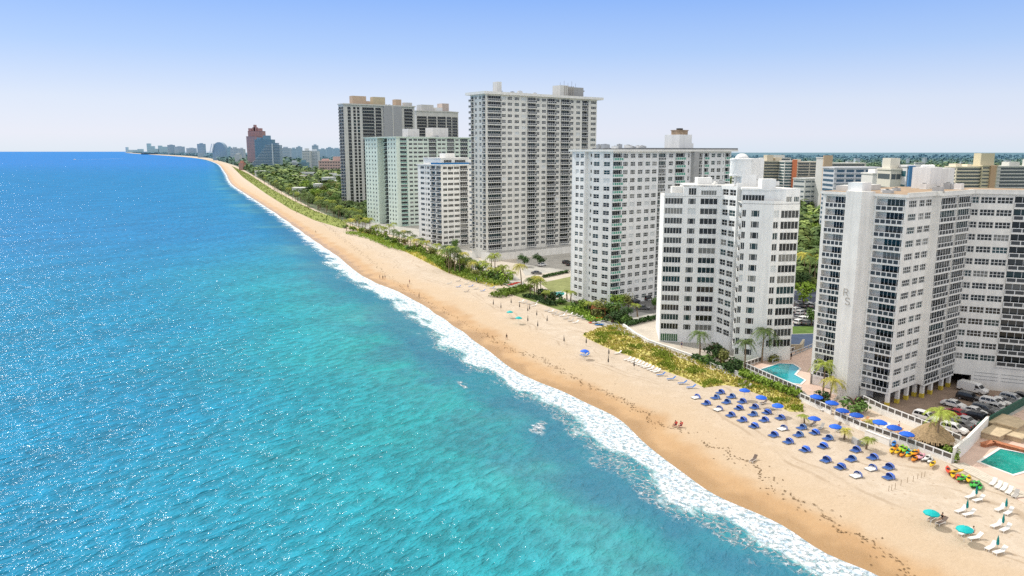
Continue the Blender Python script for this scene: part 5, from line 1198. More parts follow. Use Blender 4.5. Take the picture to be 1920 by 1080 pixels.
# rope posts -----------------------------------------------------------
pm=MB(); pm.tube([(0,0,-.1),(.02,0,.95)],.035,6); pme=pm.mesh('rope_post',mat('post_wood',(.28,.2,.12),.9,.1))
for i,(x,y) in enumerate(((690,420),(712,412),(740,402),(785,375),(835,355),(880,345),(915,325),(945,315),(970,308))):
    o=link('rope_post',pme,None,Matrix.Translation(atg(1500+x*s41,820+y*s41))); tag(o,f"thin wooden post in the line right of the blue daybeds, {nth(i)} from the left",'post','thin posts on the sand')
# seaweed wrack ---------------------------------------------------------
WR=mat('seaweed_brown',(.19,.125,.065),.9,.1,.3,2)
m=MB(); r=random.Random(9)
line=[(560,385),(620,430),(690,485),(740,530),(800,565),(860,600),(905,625),(960,655),(1010,672),(1062,700),(1100,722),(1170,752),(1215,780),(1245,800),(1300,815),(1345,838),(1400,865),(1460,915),(1505,945),(1545,960),(1556,985),(1600,1000),(1650,1030),(1695,1060),(1720,1085)]
prev=None
for a,c in zip(line,line[1:]):
    A=atg(*a);B=atg(*c); l=(B-A).length; nn=int(l*(5.5 if A.y<230 else 1.6))
    for i in range(nn):
        t_=i/nn; p=A.lerp(B,t_); q=noise.noise(Vector((p.x*.35,p.y*.35,1)))*2.0+noise.noise(Vector((p.x*1.3,p.y*1.3,2)))*.7; g=noise.noise(Vector((p.x*.16,p.y*.16,7)))
        if g<-.22 and r.random()<.7: continue
        p=p+Vector((.9,.43,0))*(q+r.gauss(0,.3+.9*(r.random()<.3)))
        z=groundz(p.x,p.y)+.05; s_=r.uniform(.04,.17)*(1 if A.y<250 else 1.3); an=r.uniform(0,3.14); u=Vector((math.cos(an),math.sin(an),0))*s_*2.0; v=Vector((-math.sin(an),math.cos(an),0))*s_*.7
        p.z=z; m.poly([p-u,p-v+Vector((0,0,.05)),p+u,p+v+Vector((0,0,.06))])
tag(m.build('seaweed',WR),'broken brown line of seaweed washed along the sand','seaweed',None,'stuff')
# ================================================================ thatched hut, timber shelter
TH=mat('thatch',(.36,.26,.15),.95,.05,.3,3,bump=.6); WOOD=mat('wood_dark',(.14,.09,.05),.8,.2,.2,2); TIM=mat('timber_red_brown',(.30,.12,.05),.8,.2,.25,1.5)
hp=at(1746,838,1.53); root=empty('thatched_hut',hp,0,'round palm-thatched hut at the end of the umbrella terrace','hut')
m=MB(); r=random.Random(3); n=40; prof=[(.05,4.7),(.7,4.35),(1.5,3.8),(2.4,3.1),(3.2,2.35),(3.45,2.05)]; rg=[]
for q,z in prof:
    rg.append(len(m.v))
    for k in range(n): a=2*math.pi*k/n; j=r.uniform(.94,1.06); m.v.append((q*j*math.cos(a),q*j*math.sin(a),z+r.uniform(-.07,.07)))
for i in range(len(rg)-1):
    for k in range(n): k2=(k+1)%n; m.f.append((rg[i]+k,rg[i]+k2,rg[i+1]+k2,rg[i+1]+k)); m.m.append(0)
for i in range(900):
    a=r.uniform(0,6.28); t_=r.random()**.6; q=.2+3.25*t_; z=4.72-2.65*t_; d=Vector((math.cos(a),math.sin(a),0)); s_=Vector((-d.y,d.x,0)); p=d*q+Vector((0,0,z+.04)); e=d*(q+.45)+Vector((0,0,z-.42)); m.poly([p-s_*.05,p+s_*.05,e+s_*.08,e-s_*.08])
m.build('thatch_roof',TH,root)
for k in range(6):
    a=k*math.pi/3; q=MB(); q.tube([(2.7*math.cos(a),2.7*math.sin(a),-.1),(2.7*math.cos(a),2.7*math.sin(a),2.7)],.1,7); q.build('post',WOOD,root)
m=MB(); m.lathe([(1.5,0),(1.5,1.05),(1.9,1.05),(1.9,1.12),(1.2,1.12)],20); m.build('bar_counter',WOOD,root)
shp=at(1135,592,1.53); root=empty("timber_shelter",shp,math.radians(-10),'reddish brown timber shelter among bushes below the green balcony block','shelter')
m=MB()
for i in range(7): m.box(-4.5,4.5,-2.4+i*.75,-2.2+i*.75,2.6+.0*i,2.8)
m.build('slat_roof',TIM,root)
m=MB()
for x in (-4.3,0,4.3): m.box(x-.1,x+.1,-2.6,2.6,2.4,2.6)
m.build('beam',TIM,root)
for x in (-4.3,0,4.3):
    for y in (-2.3,2.3): q=MB(); q.box(x-.12,x+.12,y-.12,y+.12,-.1,2.4); q.build('post',TIM,root)
# ================================================================ cars
CP=mat('car_paint',(1,1,1),.28,.5,coat=.6,objcol=True); CG=mat('car_glass',(.012,.014,.017),.06,.6); TYRE=mat('tyre',(.02,.02,.02),.8,.2); RIM=mat('rim',(.4,.4,.42),.35,.5,metal=.7); HL=mat('headlight',(.7,.72,.75),.15,.6); TL=mat('taillight',(.4,.01,.01),.3,.5); TRIM=mat('car_trim',(.03,.03,.03),.6,.3)
def car_meshes(kind):
    Lh={'sedan':2.25,'suv':2.3,'van':2.85}[kind]; W_=.90 if kind!='van' else 1.0
    if kind=='sedan': prof=[(-2.25,.35),(-2.28,.68),(-2.15,.92),(-1.55,1.0),(-.95,1.40),(-.2,1.47),(.45,1.42),(1.15,.98),(1.95,.82),(2.22,.66),(2.25,.35)]; gi=[(3,4),(6,7)]
    elif kind=='suv': prof=[(-2.25,.4),(-2.3,.8),(-2.22,1.08),(-2.0,1.62),(-1.4,1.72),(.2,1.70),(.55,1.62),(1.25,1.10),(2.05,.98),(2.28,.75),(2.3,.4)]; gi=[(2,3),(6,7)]
    else: prof=[(-2.85,.4),(-2.88,1.0),(-2.85,2.05),(-2.6,2.22),(0,2.25),(1.0,2.15),(1.35,1.95),(2.05,1.25),(2.7,1.05),(2.86,.8),(2.85,.4)]; gi=[(6,7)]
    b=MB(); n=len(prof); 
    def ins(z): return W_*(1-max(0,(z-.95))*(.22 if kind!='van' else .06))
    Lf=len(b.v); b.v+=[(x,-ins(z),z) for x,z in prof]+[(x,ins(z),z) for x,z in prof]
    for i in range(n):
        j=(i+1)%n; b.f.append((i,j,n+j,n+i)); b.m.append(0)
    b.f.append(tuple(range(n-1,-1,-1))); b.m.append(0); b.f.append(tuple(range(n,2*n))); b.m.append(0)
    gl_=MB()
    for i,j in gi:
        (x0,z0),(x1,z1)=prof[i],prof[j]; p0=Vector((x0,0,z0));p1=Vector((x1,0,z1)); nn=Vector((-(z1-z0),0,x1-x0)).normalized()*.012; a=p0.lerp(p1,.08)+nn; c=p0.lerp(p1,.92)+nn
        gl_.poly([(a.x,-ins(a.z)*.9,a.z),(a.x,ins(a.z)*.9,a.z),(c.x,ins(c.z)*.9,c.z),(c.x,-ins(c.z)*.9,c.z)])
    sw={'sedan':[[(-1.35,1.02),(-.88,1.36),(-.25,1.40),(-.25,1.0)],[(-.17,1.0),(-.17,1.40),(.40,1.36),(.95,1.0)]],'suv':[[(-1.95,1.1),(-1.8,1.55),(-1.05,1.62),(-1.05,1.1)],[(-.97,1.1),(-.97,1.62),(-.15,1.62),(-.15,1.1)],[(-.07,1.1),(-.07,1.62),(.45,1.55),(1.05,1.1)]],'van':[[(.75,1.3),(.75,1.95),(1.2,1.9),(1.75,1.3)]]}[kind]
    for s_ in (-1,1):
        for q in sw: gl_.poly([(x,s_*(ins(z)+.012),z) for x,z in (q if s_>0 else q[::-1])])
    wh=[]
    for x in (-1.4 if kind!='van' else -1.8,1.4 if kind!='van' else 1.8):
        for s_ in (-1,1):
            t_=MB(); t_.tube([(x,s_*(W_-.2),.33),(x,s_*(W_+.02),.33)],.34,14); rm=MB(); rm.tube([(x,s_*(W_+.0),.33),(x,s_*(W_+.03),.33)],.21,10); wh.append((t_.mesh('wheel',TYRE),rm.mesh('rim',RIM)))
    li=[]
    for s_ in (-1,1):
        q=MB(); x=prof[-2][0]; z=prof[-2][1]; q.box(x-.12,x+.03,s_*W_*.72-.17,s_*W_*.72+.17,z-.02,z+.12); li.append(('headlight',q.mesh('headlight',HL)))
        q=MB(); x=prof[1][0]; q.box(x-.02,x+.1,s_*W_*.78-.12,s_*W_*.78+.12,.72,.92); li.append(('taillight',q.mesh('taillight',TL)))
    tr=MB(); tr.box(-Lh-.02,-Lh+.1,-W_*.95,W_*.95,.3,.5); tr.box(Lh-.1,Lh+.02,-W_*.95,W_*.95,.3,.5); 
    for s_ in (-1,1): tr.box(.75,.95,s_*(W_+.03)-.09,s_*(W_+.03)+.09,1.0,1.14)
    return b.mesh('body',CP),gl_.mesh('windows',CG),wh,li,tr.mesh('bumper_trim',TRIM)
CARS={k:car_meshes(k) for k in ('sedan','suv','van')}
CC={'white':(.78,.78,.77),'black':(.012,.012,.014),'silver':(.48,.49,.50),'grey':(.12,.125,.13),'red':(.42,.015,.02),'blue':(.05,.09,.18)}
def car(loc,kind,c,label,group,rz):
    b,g,wh,li,tr=CARS[kind]; root=empty({'van':'delivery_van'}.get(kind,'parked_car'),loc,rz,label,'van' if kind=='van' else 'car',group)
    link('body',b,root).color=(*CC[c],1); link('windows',g,root); link('bumper_trim',tr,root)
    for w_,rm in wh: q=link('wheel',w_,root); link('rim',rm,q)
    for nm,me in li: link(nm,me,root)
    return root
AZC=math.atan2(-.797,.603)
cl=[(370,706,'van','white','white panel van farthest back in the brown car park'),(348,752,'suv','black','black car right below the white panel van'),(262,788,'sedan','white','white hatchback standing alone left in the brown car park'),(106,862,'suv','white','white car nearest the umbrella terrace fence'),
 (272,838,'sedan','red','dark red car in the brown car park'),(480,782,'suv','white','white car behind the black one, rear row'),(545,768,'sedan','grey','grey car in the rear row right of centre'),(592,758,'suv','silver','silver car at the right end of the rear row'),(628,742,'sedan','black','black car farthest right in the rear row'),
 (500,808,'sedan','silver','silver car in the second row'),(436,820,'suv','grey','dark grey car at centre of the second row'),(378,828,'sedan','white','white car behind the red one'),(372,856,'suv','black','black car in front of the white one, third row'),(330,884,'sedan','silver','silver car near the green screen wall'),(300,902,'sedan','grey','grey car beside the thatched hut, second from the front'),(262,930,'suv','white','white car nearest the thatched hut'),(520,772,'sedan','white','white car squeezed between the grey and white cars of the rear row')]
for x,y,k,c_,l in cl: car(at(1700+x/3,500+y/3,1.53),k,c_,l,'cars in the brown car park',AZC+R.uniform(-.05,.05)+(math.pi if R.random()<.3 and k!='van' else 0))
for (x,y,k,c_,l) in ((1568,752,'sedan','black','black car half hidden under the lettered block behind the grey bush'),):
    car(at(1626,757,1.53),k,c_,l,None,AZC+.3)
bl=[(1493,572),(1499,576),(1506,572),(1512,576),(1519,574),(1526,577),(1533,575),(1494,585),(1502,590),(1512,588),(1520,592),(1528,590),(1497,600),(1508,602),(1518,603),(1527,604),(1500,608),(1515,609)]
bl.sort(key=lambda e:(round(e[1]/10),e[0]))
rr=random.Random(4)
for i,(x,y) in enumerate(bl): car(at(x,y,1.53),rr.choice(['sedan','suv']),rr.choice(['white','silver','grey','black','white']),f"car in the rear lot seen through the gap, {nth(i)} counting from the back left",'cars in the rear lot',math.radians(ANG)+rr.uniform(-.05,.05))
for x,y,k,c_,l in ((1016,499,'suv','white','white car on the car park before the tallest tower'),(1006,514,'sedan','grey','dark car on the pale paving before the tallest tower'),(1062,494,'suv','black','black car at the right of the tallest tower car park'),(1069,498,'sedan','black','black car hidden beside the green balcony block'),(1190,569,'suv','black','left black car below the green balcony block'),(1214,562,'suv','black','right black car below the green balcony block'),(1205,580,'sedan','grey','dark grey car on the worn asphalt near the folded block')):
    car(at(x,y,1.53),k,c_,l,None,math.radians(ANG)+(.2 if c_!='grey' else -.9))
# ================================================================ people
def person_mesh(pose,seed):
    """one skinned body grown from a joint skeleton"""
    V=[];Ed=[];Rd=[]
    def j(p,r,par=None): V.append(p);Rd.append(r); 
    def add(p,r,par=None):
        V.append(p);Rd.append(r); i=len(V)-1
        if par is not None: Ed.append((par,i))
        return i
    sit=pose=='sit'; zp=.42 if sit else .93
    pel=add((0,0,zp),.13); wa=add((0,-.01,zp+.16),.115,pel); ch=add((0,-.02,zp+.38),.15,wa); nk=add((0,0,zp+.53),.055,ch); hd=add((0,.01,zp+.63),.085,nk); cr=add((0,.0,zp+.76),.085,hd)
    for s in (-1,1):
        sh=add((s*.18,-.01,zp+.45),.065,ch); sw=(.12*s if pose=='walk' else .02)
        el=add((s*.25,sw*.6,zp+.18),.045,sh); wr=add((s*.25,.10+sw*1.4,zp-.06),.032,el) if not sit else add((s*.22,.26,zp+.16),.032,el)
        b=Vector(V[wr]); dn=Vector((0,.02,-1)) if not sit else Vector((0,1,-.1)); sd=Vector((0,1,0)) if not sit else Vector((1,0,0))
        pm_=add(tuple(b+dn*.07),.036,wr)
        for k,(o_,ln) in enumerate(((-.03,.075),(-.01,.09),(.01,.085),(.03,.065))): 
            f1=add(tuple(b+dn*.11+sd*o_),.010,pm_); add(tuple(b+dn*(.11+ln)+sd*(o_+.012)),.008,f1)
        add(tuple(b+dn*.08+sd*.05),.010,pm_)
        hp_=add((s*.095,0,zp-.06),.095,pel)
        st=(.22*s if pose=='walk' else .0)
        if sit: kn=add((s*.12,.44,zp+.04),.062,hp_); an=add((s*.12,.52,.09),.042,kn); to=add((s*.12,.68,.04),.035,an)
        else: kn=add((s*.10,st*.7+.02,.48),.062,hp_); an=add((s*.10,st,.09),.042,kn); to=add((s*.11,st+.16,.035),.035,an)
    me=bpy.data.meshes.new('person'); me.from_pydata(V,Ed,[]); o=bpy.data.objects.new('person_rig',me); C.objects.link(o)
    md=o.modifiers.new('s','SKIN'); sv=me.skin_vertices[0].data
    for i,r in enumerate(Rd): sv[i].radius=(r,r)
    sv[0].use_root=True
    o.modifiers.new('d','SUBSURF').levels=1
    dg=bpy.context.evaluated_depsgraph_get(); out=bpy.data.meshes.new_from_object(o.evaluated_get(dg)); bpy.data.objects.remove(o)
    return out,zp
def person(loc,pose,rz,skin,top,bottom,hairc,label,group=None):
    me,zp=PM[pose]; me=me.copy(); me.materials.clear()
    for q in (skin,top,bottom): me.materials.append(q)
    for p in me.polygons:
        c=p.center; a=0
        if abs(c.x)<.17 and zp+.14<c.z<zp+.47 and top: a=1
        if (zp-.2<c.z<=zp+.14 and abs(c.x)<.2) and (pose!='sit' or c.y<.22): a=2
        p.material_index=a; p.use_smooth=True
    o=link('person',me,None,Matrix.Translation(loc)@Matrix.Rotation(rz,4,'Z')); tag(o,label,'person',group)
    h=MB(); h.lathe([(.004,zp+.865),(.06,zp+.85),(.095,zp+.80),(.10,zp+.74),(.094,zp+.70)],12)
    for k in range(len(h.v)): x,y,z=h.v[k]; h.v[k]=(x,y-.018,z-(.06 if y<0 and z<zp+.72 else 0))
    h.build('hair',hairc,o,smooth=True)
    f=MB()
    for s in (-1,1): f.box(s*.032-.012,s*.032+.012,.080,.098,zp+.665,zp+.68,0)
    f.box(-.010,.010,.085,.112,zp+.625,zp+.66,1); f.box(-.025,.025,.08,.096,zp+.595,zp+.605,2); f.build('face',[mat('eye',(.03,.02,.02)),skin,mat('lips',(.4,.12,.1))],o)
    return o
PM={k:person_mesh(k,0) for k in ('stand','walk','sit')}
SK=[mat('skin_tan',(.42,.24,.15),.6,.3),mat('skin_light',(.60,.38,.27),.6,.3),mat('skin_brown',(.18,.09,.05),.6,.3)]
CL={k:mat('cloth_'+k,v,.8,.1) for k,v in dict(black=(.02,.02,.025),red=(.5,.03,.03),navy=(.02,.04,.15),white=(.75,.75,.73),pink=(.6,.2,.25),grey=(.2,.2,.2)).items()}
HR=[mat('hair_dark',(.02,.014,.01),.7,.3),mat('hair_brown',(.10,.055,.025),.7,.3),mat('hair_fair',(.4,.28,.12),.7,.3)]
ppl=[(950,637,'walk',0,'black','black',0,'lone person in dark clothes walking near the waterline'),(765,541,'walk',1,'navy','navy',1,'person strolling on the wet sand left of the cluster of umbrellas'),(786,559,'stand',2,'grey','black',0,'person standing close to the surf'),
 (712,523,'stand',0,'black','navy',0,'left one of three people standing by the surf'),(718,524,'walk',2,'black','black',1,'middle one of three people standing by the surf'),(722,523,'stand',1,'grey','black',0,'right one of three people standing by the surf'),
 (556,400,'stand',0,'red','navy',1,'tiny far person on the beach below the long dune'),(592,437,'walk',2,'black','grey',0,'far person on the beach past the long dune'),(768,532,'stand',0,'pink','grey',2,'person farther back behind the strolling one'),
 (1313,660,'stand',0,'white','navy',1,'person on the terrace of the folded white block beside the palm'),(1278,652,'stand',1,'navy','navy',0,'person in blue before the green ground floor windows'),(1483,674,'stand',2,'black','black',0,'dark dressed person standing behind the L-shaped pool'),(1685,806,'stand',1,'white','red',2,'person standing between the blue umbrellas on the fenced terrace')]
for i,(x,y,po,s_,t_,b_,hh,l) in enumerate(ppl):
    p=atg(x,y) if i<9 else at(x,y,1.53 if i!=11 else ZD); person(p,po,R.uniform(0,6.28),SK[s_],CL[t_],CL[b_],HR[hh],l)
# two people in red chairs near the wrack line
def chair(loc,rz,m_,label,group):
    root=empty('beach_chair',loc,rz,label,'beach chair',group)
    q=MB(); q.box(-.28,.28,-.1,.45,.33,.37); q.build('seat',m_,root); q=MB(); q.poly([(-.28,-.08,.36),(.28,-.08,.36),(.28,-.35,.98),(-.28,-.35,.98)]); q.poly([(-.28,-.11,.36),(.28,-.11,.36),(.28,-.38,.98),(-.28,-.38,.98)]); q.build('backrest',m_,root)
    for s in (-1,1):
        for y0 in (-.1,.42): q=MB(); q.tube([(s*.27,y0,-.05),(s*.27,y0,.35)],.018,5); q.build('leg',POLEG,root)
    return root
RZ=SEAZ-math.pi/2
for i,(x,y) in enumerate(((1266,800),(1276,801))):
    p=atg(x,y); chair(p,RZ,CL['red'],['left red beach chair by the seaweed line','right red beach chair by the seaweed line'][i],'red beach chairs'); person(p+Vector((0,0,.03)),'sit',RZ,SK[i],CL['red'],CL['navy'],HR[i],['left person seated in a red chair by the seaweed line','right person seated in a red chair by the seaweed line'][i],'people in red chairs')
p=atg(1413,864); lounger(p,'brown','lone brown lounger on open sand below the blue daybeds',None,.4)
p=atg(1766,976); person(p+Vector((0,0,-.02)),'sit',RZ,SK[0],CL['black'],CL['black'],HR[0],'person sitting in the shade of the left open teal umbrella')
p=atg(1824,1002); person(p+Vector((0,0,-.02)),'sit',RZ,SK[1],CL['white'],CL['navy'],HR[1],'person sitting beneath the right open teal umbrella')
# ================================================================ far city
def hz(col,k,h=(.40,.55,.66)): return tuple(c*(1-k)+q*k for c,q in zip(col,h))  # mixes aerial haze into a base colour
def far_block(px0,px1,ytop,Y,depth,col,label,cat='building',nf=0,win=(.09,.11,.12),haze=0.0,ang=0,ybase=None,band=.5,piers=0,roofs=(),name='city_building',group=None,fin=None):
    """a block standing at distance Y between two surveyed edges, with storey bands or window piers"""
    z=1.5; x0=(px0-960)/FPX*(Y*cp+(HC-z)*sp); x1=(px1-960)/FPX*(Y*cp+(HC-z)*sp); w_=x1-x0
    zt=zat(ytop,x0,Y); H=zt-z
    root=empty(name,(x0,Y,z),math.radians(ang),label,cat,group)
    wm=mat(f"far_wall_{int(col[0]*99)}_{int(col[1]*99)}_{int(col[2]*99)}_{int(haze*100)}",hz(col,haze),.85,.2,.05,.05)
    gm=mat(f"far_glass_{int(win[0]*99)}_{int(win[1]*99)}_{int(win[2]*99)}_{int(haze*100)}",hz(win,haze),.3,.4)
    m=MB(); m.box(0,w_,0,depth,0,H); m.build('wall',wm,root)
    if nf:
        fh=H/(nf+.6); g=MB(); s_=MB(); segs=[(w_*.04,w_*.96)] if not piers else [(w_*(.03+.94*i/piers)+w_*.02,w_*(.03+.94*(i+1)/piers)-w_*.02) for i in range(piers)]
        for k in range(nf):
            zb=H-(k+1)*fh
            for a,c in segs: g.box(a,c,-.06,.02,zb+fh*(.5-band/2),zb+fh*(.5+band/2))
            g.box(-.06,.02,depth*.06,depth*.94,zb+fh*(.5-band/2),zb+fh*(.5+band/2))
            if band>.45: s_.box(-.3,w_+.3,-.5,-.08,zb-.12,zb+.14)
        g.build('window_bands',gm,root)
        if s_.f: s_.build('balcony_slabs',wm,root)
    m=MB(); m.box(-.4,w_+.4,-.5,depth+.4,H,H+.8); m.build('roof',wm,root)
    for (a,c,hh) in roofs: m=MB(); m.box(w_*a,w_*c,depth*.2,depth*.8,H+.8,H+.8+hh); m.build('penthouse',wm,root)
    if fin:
        fm=mat('fin_%s'%fin[2],fin[3],.8,.2,.05,.1); m=MB(); m.box(w_*fin[0],w_*fin[1],-1.6,-.08,0,H+fin[4]); m.build('fin',fm,root)
    return root
WHT=(.74,.73,.70); TANB=(.62,.56,.44); CRM=(.78,.71,.56); GRY=(.45,.45,.45)
# behind the folded block and the lettered block
far_block(1427,1466,303,690,16,TANB,'tan slab with dark balcony strips just right of the water tank',nf=16,band=.55,roofs=((.2,.5,5),(.6,.9,3)))
far_block(1466,1488,303.5,676,14,WHT,'narrow white block with an orange fin right of the tan slab',nf=16,band=.5,fin=(.62,1.0,'orange',(.62,.20,.10),2),win=(.03,.10,.12))
far_block(1489,1536,304.5,700,16,(.64,.59,.50),'brown grey slab with long dark balconies in the gap',nf=16,band=.6,piers=2,roofs=((.05,.2,2),))
far_block(1536,1554,297,640,14,(.60,.60,.58),'blank grey tower edge with a tan cap left of the lettered block roof',fin=(.0,.9,'tan',(.60,.45,.32),2.5))
far_block(1552,1617,307,700,16,(.68,.66,.61),'long grey slab with dark top strips behind the lettered block',nf=16,band=.6)
far_block(1556,1650,316,480,18,(.60,.62,.66),'white block with blue grey windows behind the lettered block',nf=13,band=.5,piers=5,win=(.05,.11,.18))
far_block(1626,1652,327,430,14,WHT,'plain white box building near the roof of the lettered block',roofs=((.3,.7,2),))
far_block(1657,1686,319,380,14,(.70,.67,.58),'cream block with small square windows behind the roof',nf=6,band=.4,piers=3,roofs=((.1,.7,5),))
far_block(1686,1716,313,375,14,(.70,.70,.70),'white block with a blue stripe behind the plant room',nf=6,band=.4,piers=2,win=(.03,.12,.15),fin=(.05,.42,'blue',(.08,.22,.42),.5))
far_block(1784,1832,314,600,16,CRM,'cream slab with banded balconies right of the plant room',nf=14,band=.5,roofs=((.05,.3,2),(.5,.7,1.5)))
far_block(1832,1860,311.5,598,16,(.62,.56,.40),'cream stair tower with a tan fin and tall penthouse',nf=14,band=.35,piers=2,roofs=((.0,.9,9),),fin=(.5,.85,'tanfin',(.55,.38,.24),.5))
far_block(1860,1990,313,602,16,(.62,.62,.58),'long pale slab with dark balcony bands at the right edge',nf=14,band=.55,piers=2,roofs=((.2,.35,3),(.5,.6,5)))
far_block(1378,1428,300,900,16,(.60,.60,.58),'pale flat roofed block behind the water tank',nf=10,band=.4,piers=3)
far_block(1428,1480,297,1100,20,(.66,.66,.62),'white block with curved canopy roof far behind the tan slab',nf=12,roofs=((.2,.8,4),))
rr=random.Random(21); lows=[]
for i in range(95):
    px=rr.uniform(1385,1919); Y=rr.choice([rr.uniform(620,1300),rr.uniform(1000,3200)]); lows.append((Y,px))
lows.sort()
for i,(Y,px) in enumerate(lows):
    w_=rr.uniform(9,26)*.8; zt=rr.uniform(7,16) if rr.random()<.8 else rr.uniform(18,30); yt=px_of((0,Y,zt))[1]
    wpx=w_*FPX/Y
    far_block(px,px+wpx,yt,Y,rr.uniform(8,16),rr.choice([WHT,WHT,(.72,.68,.60),(.66,.63,.60),(.72,.58,.5)]),f"low building among the trees on the right, {nth(i)} counting away from the camera",nf=2 if zt<17 else 6,band=.35,piers=3,haze=min(.6,Y/5000),name='low_building',group='low buildings among trees on the right',ang=rr.uniform(-30,40))
# houses in the grove left of the dark tower
for (px0,px1,yt,yb,l) in ((548,592,353,366,'long white villa behind the palm belt'),(588,600,346,366,'taller pale end of the white villa'),(478,504,321,331,'white flat roofed house behind the palms near the blue stepped building'),(508,530,327,333,'dark roofed house in the grove'),(535,548,336,342,'small pale house in the grove'),(600,638,352,360,'white roofs deep in the grove beside the dark tower'),(500,520,314,318,'white roofed house at the foot of the blue stepped building'),(470,490,316,320,'pale house nearest the beach below the red tower')):
    v=at((px0+px1)/2,yb); far_block(px0,px1,yt,v.y,14,WHT,l,'house',nf=1,band=.4,piers=4,haze=.1,name='beach_house')
rr=random.Random(77); gh=[]
while len(gh)<26:
    x,y=rr.uniform(480,632),rr.uniform(309,352)
    if inside((x,y),[(470,308),(560,306),(634,306),(634,352),(590,352),(540,338),(500,324)]): gh.append((y,x))
for i,(y,x) in enumerate(sorted(gh,reverse=True)):
    v=at(x,y); zt=rr.uniform(9,15); yt=px_of((v.x,v.y,zt))[1]; w_=rr.uniform(12,30)*FPX/v.y
    far_block(x,x+w_,yt,v.y,12,rr.choice([WHT,WHT,(.70,.62,.55),(.60,.60,.60)]),f"pale house among trees left of the dark tower, {nth(i)} counting away",'house',nf=1,band=.35,piers=3,haze=.15,name='grove_house',group='low houses in the left grove',ang=rr.uniform(-20,30))
# the skyline up the coast
RED=(.40,.14,.12); BLU=(.10,.22,.32)
Yr=2500
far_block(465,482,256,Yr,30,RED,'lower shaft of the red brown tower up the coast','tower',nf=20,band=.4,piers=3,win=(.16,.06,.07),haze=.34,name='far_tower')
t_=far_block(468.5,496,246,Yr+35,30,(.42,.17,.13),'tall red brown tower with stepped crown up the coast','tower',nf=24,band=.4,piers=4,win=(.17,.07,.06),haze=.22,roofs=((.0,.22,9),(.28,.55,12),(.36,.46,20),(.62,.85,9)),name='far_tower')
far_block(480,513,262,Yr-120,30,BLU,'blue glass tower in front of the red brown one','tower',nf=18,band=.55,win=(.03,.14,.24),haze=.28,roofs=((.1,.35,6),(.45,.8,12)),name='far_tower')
# stepped blue building: storey by storey shorter towards the sea
v=at(520,318); Yb=v.y; root=empty('stepped_building',(0,Yb,1.5),0,'blue stepped glass building sloping down to the sea','building')
k_=(Yb*cp+(HC-1.5)*sp)/FPX; wm=mat('step_edge',hz((.60,.66,.68),.25),.7,.3); gm=mat('step_glass',hz((.03,.10,.17),.25),.25,.5); nfl=16
ztop=zat(272,0,Yb)-1.5; gl2=MB(); ed=MB()
for i in range(nfl):
    f0=i/(nfl-1); x0=(452+(500-452)*min(1,f0*1.05)**.62-960)*k_; x1=(526-960)*k_; z0=ztop*i/nfl; z1=ztop*(i+1)/nfl
    gl2.box(x0,x1,0,26,z0,z1-.5); ed.box(x0-.8,x1+.3,-.8,26.5,z1-.5,z1+.15)
gl2.build('glass_wall',gm,root); ed.build('floor_edge',wm,root)
m=MB(); m.box((512-960)*k_,(514-960)*k_,-2,0,0,ztop+4); m.build('light_fin',wm,root); m=MB(); m.box((504-960)*k_,(522-960)*k_,4,20,ztop+.15,ztop+6); m.build('penthouse',gm,root)
# domed building with two pale struts
Yd=4300; k_=(Yd*cp+51*sp)/FPX; root=empty('domed_building',((412-960)*k_,Yd,1.5),0,'blue domed building with two slanting white struts up the coast','building')
zt=zat(266.5,0,Yd)-1.5; zb_=zat(283,0,Yd)-1.5; m=MB(); rx=12.5*k_; n=16; pr=[(-rx,0)]+[(-rx*math.cos(math.pi*i/n),zb_+(zt-zb_)*math.sin(math.pi*i/n)) for i in range(n+1)]+[(rx,0)]
f0=[(x,0,z) for x,z in pr]; f1=[(x,40,z) for x,z in pr]; m.poly(f0); m.poly(f1[::-1])
for i in range(len(pr)-1): m.poly([f0[i],f1[i],f1[i+1],f0[i+1]])
m.build('dome_wall',mat('dome_blue',hz((.08,.17,.27),.5),.5,.4),root)
for j in range(2):
    m=MB(); m.tube([(-rx*(1.35-.3*j),-6,zb_*.8),(-rx*(.95-.3*j),-6,zt*.92)],3.0,6); m.build('strut',mat('strut_pale',(.72,.76,.78),.6,.2),root)
m=MB()
for i in range(3): m.box(-rx*.55+i*rx*.45,-rx*.55+i*rx*.45+rx*.12,-.6,-.05,10,zb_)
m.build('window_strip',mat('dome_strip',hz((.25,.4,.5),.3),.4,.4),root)
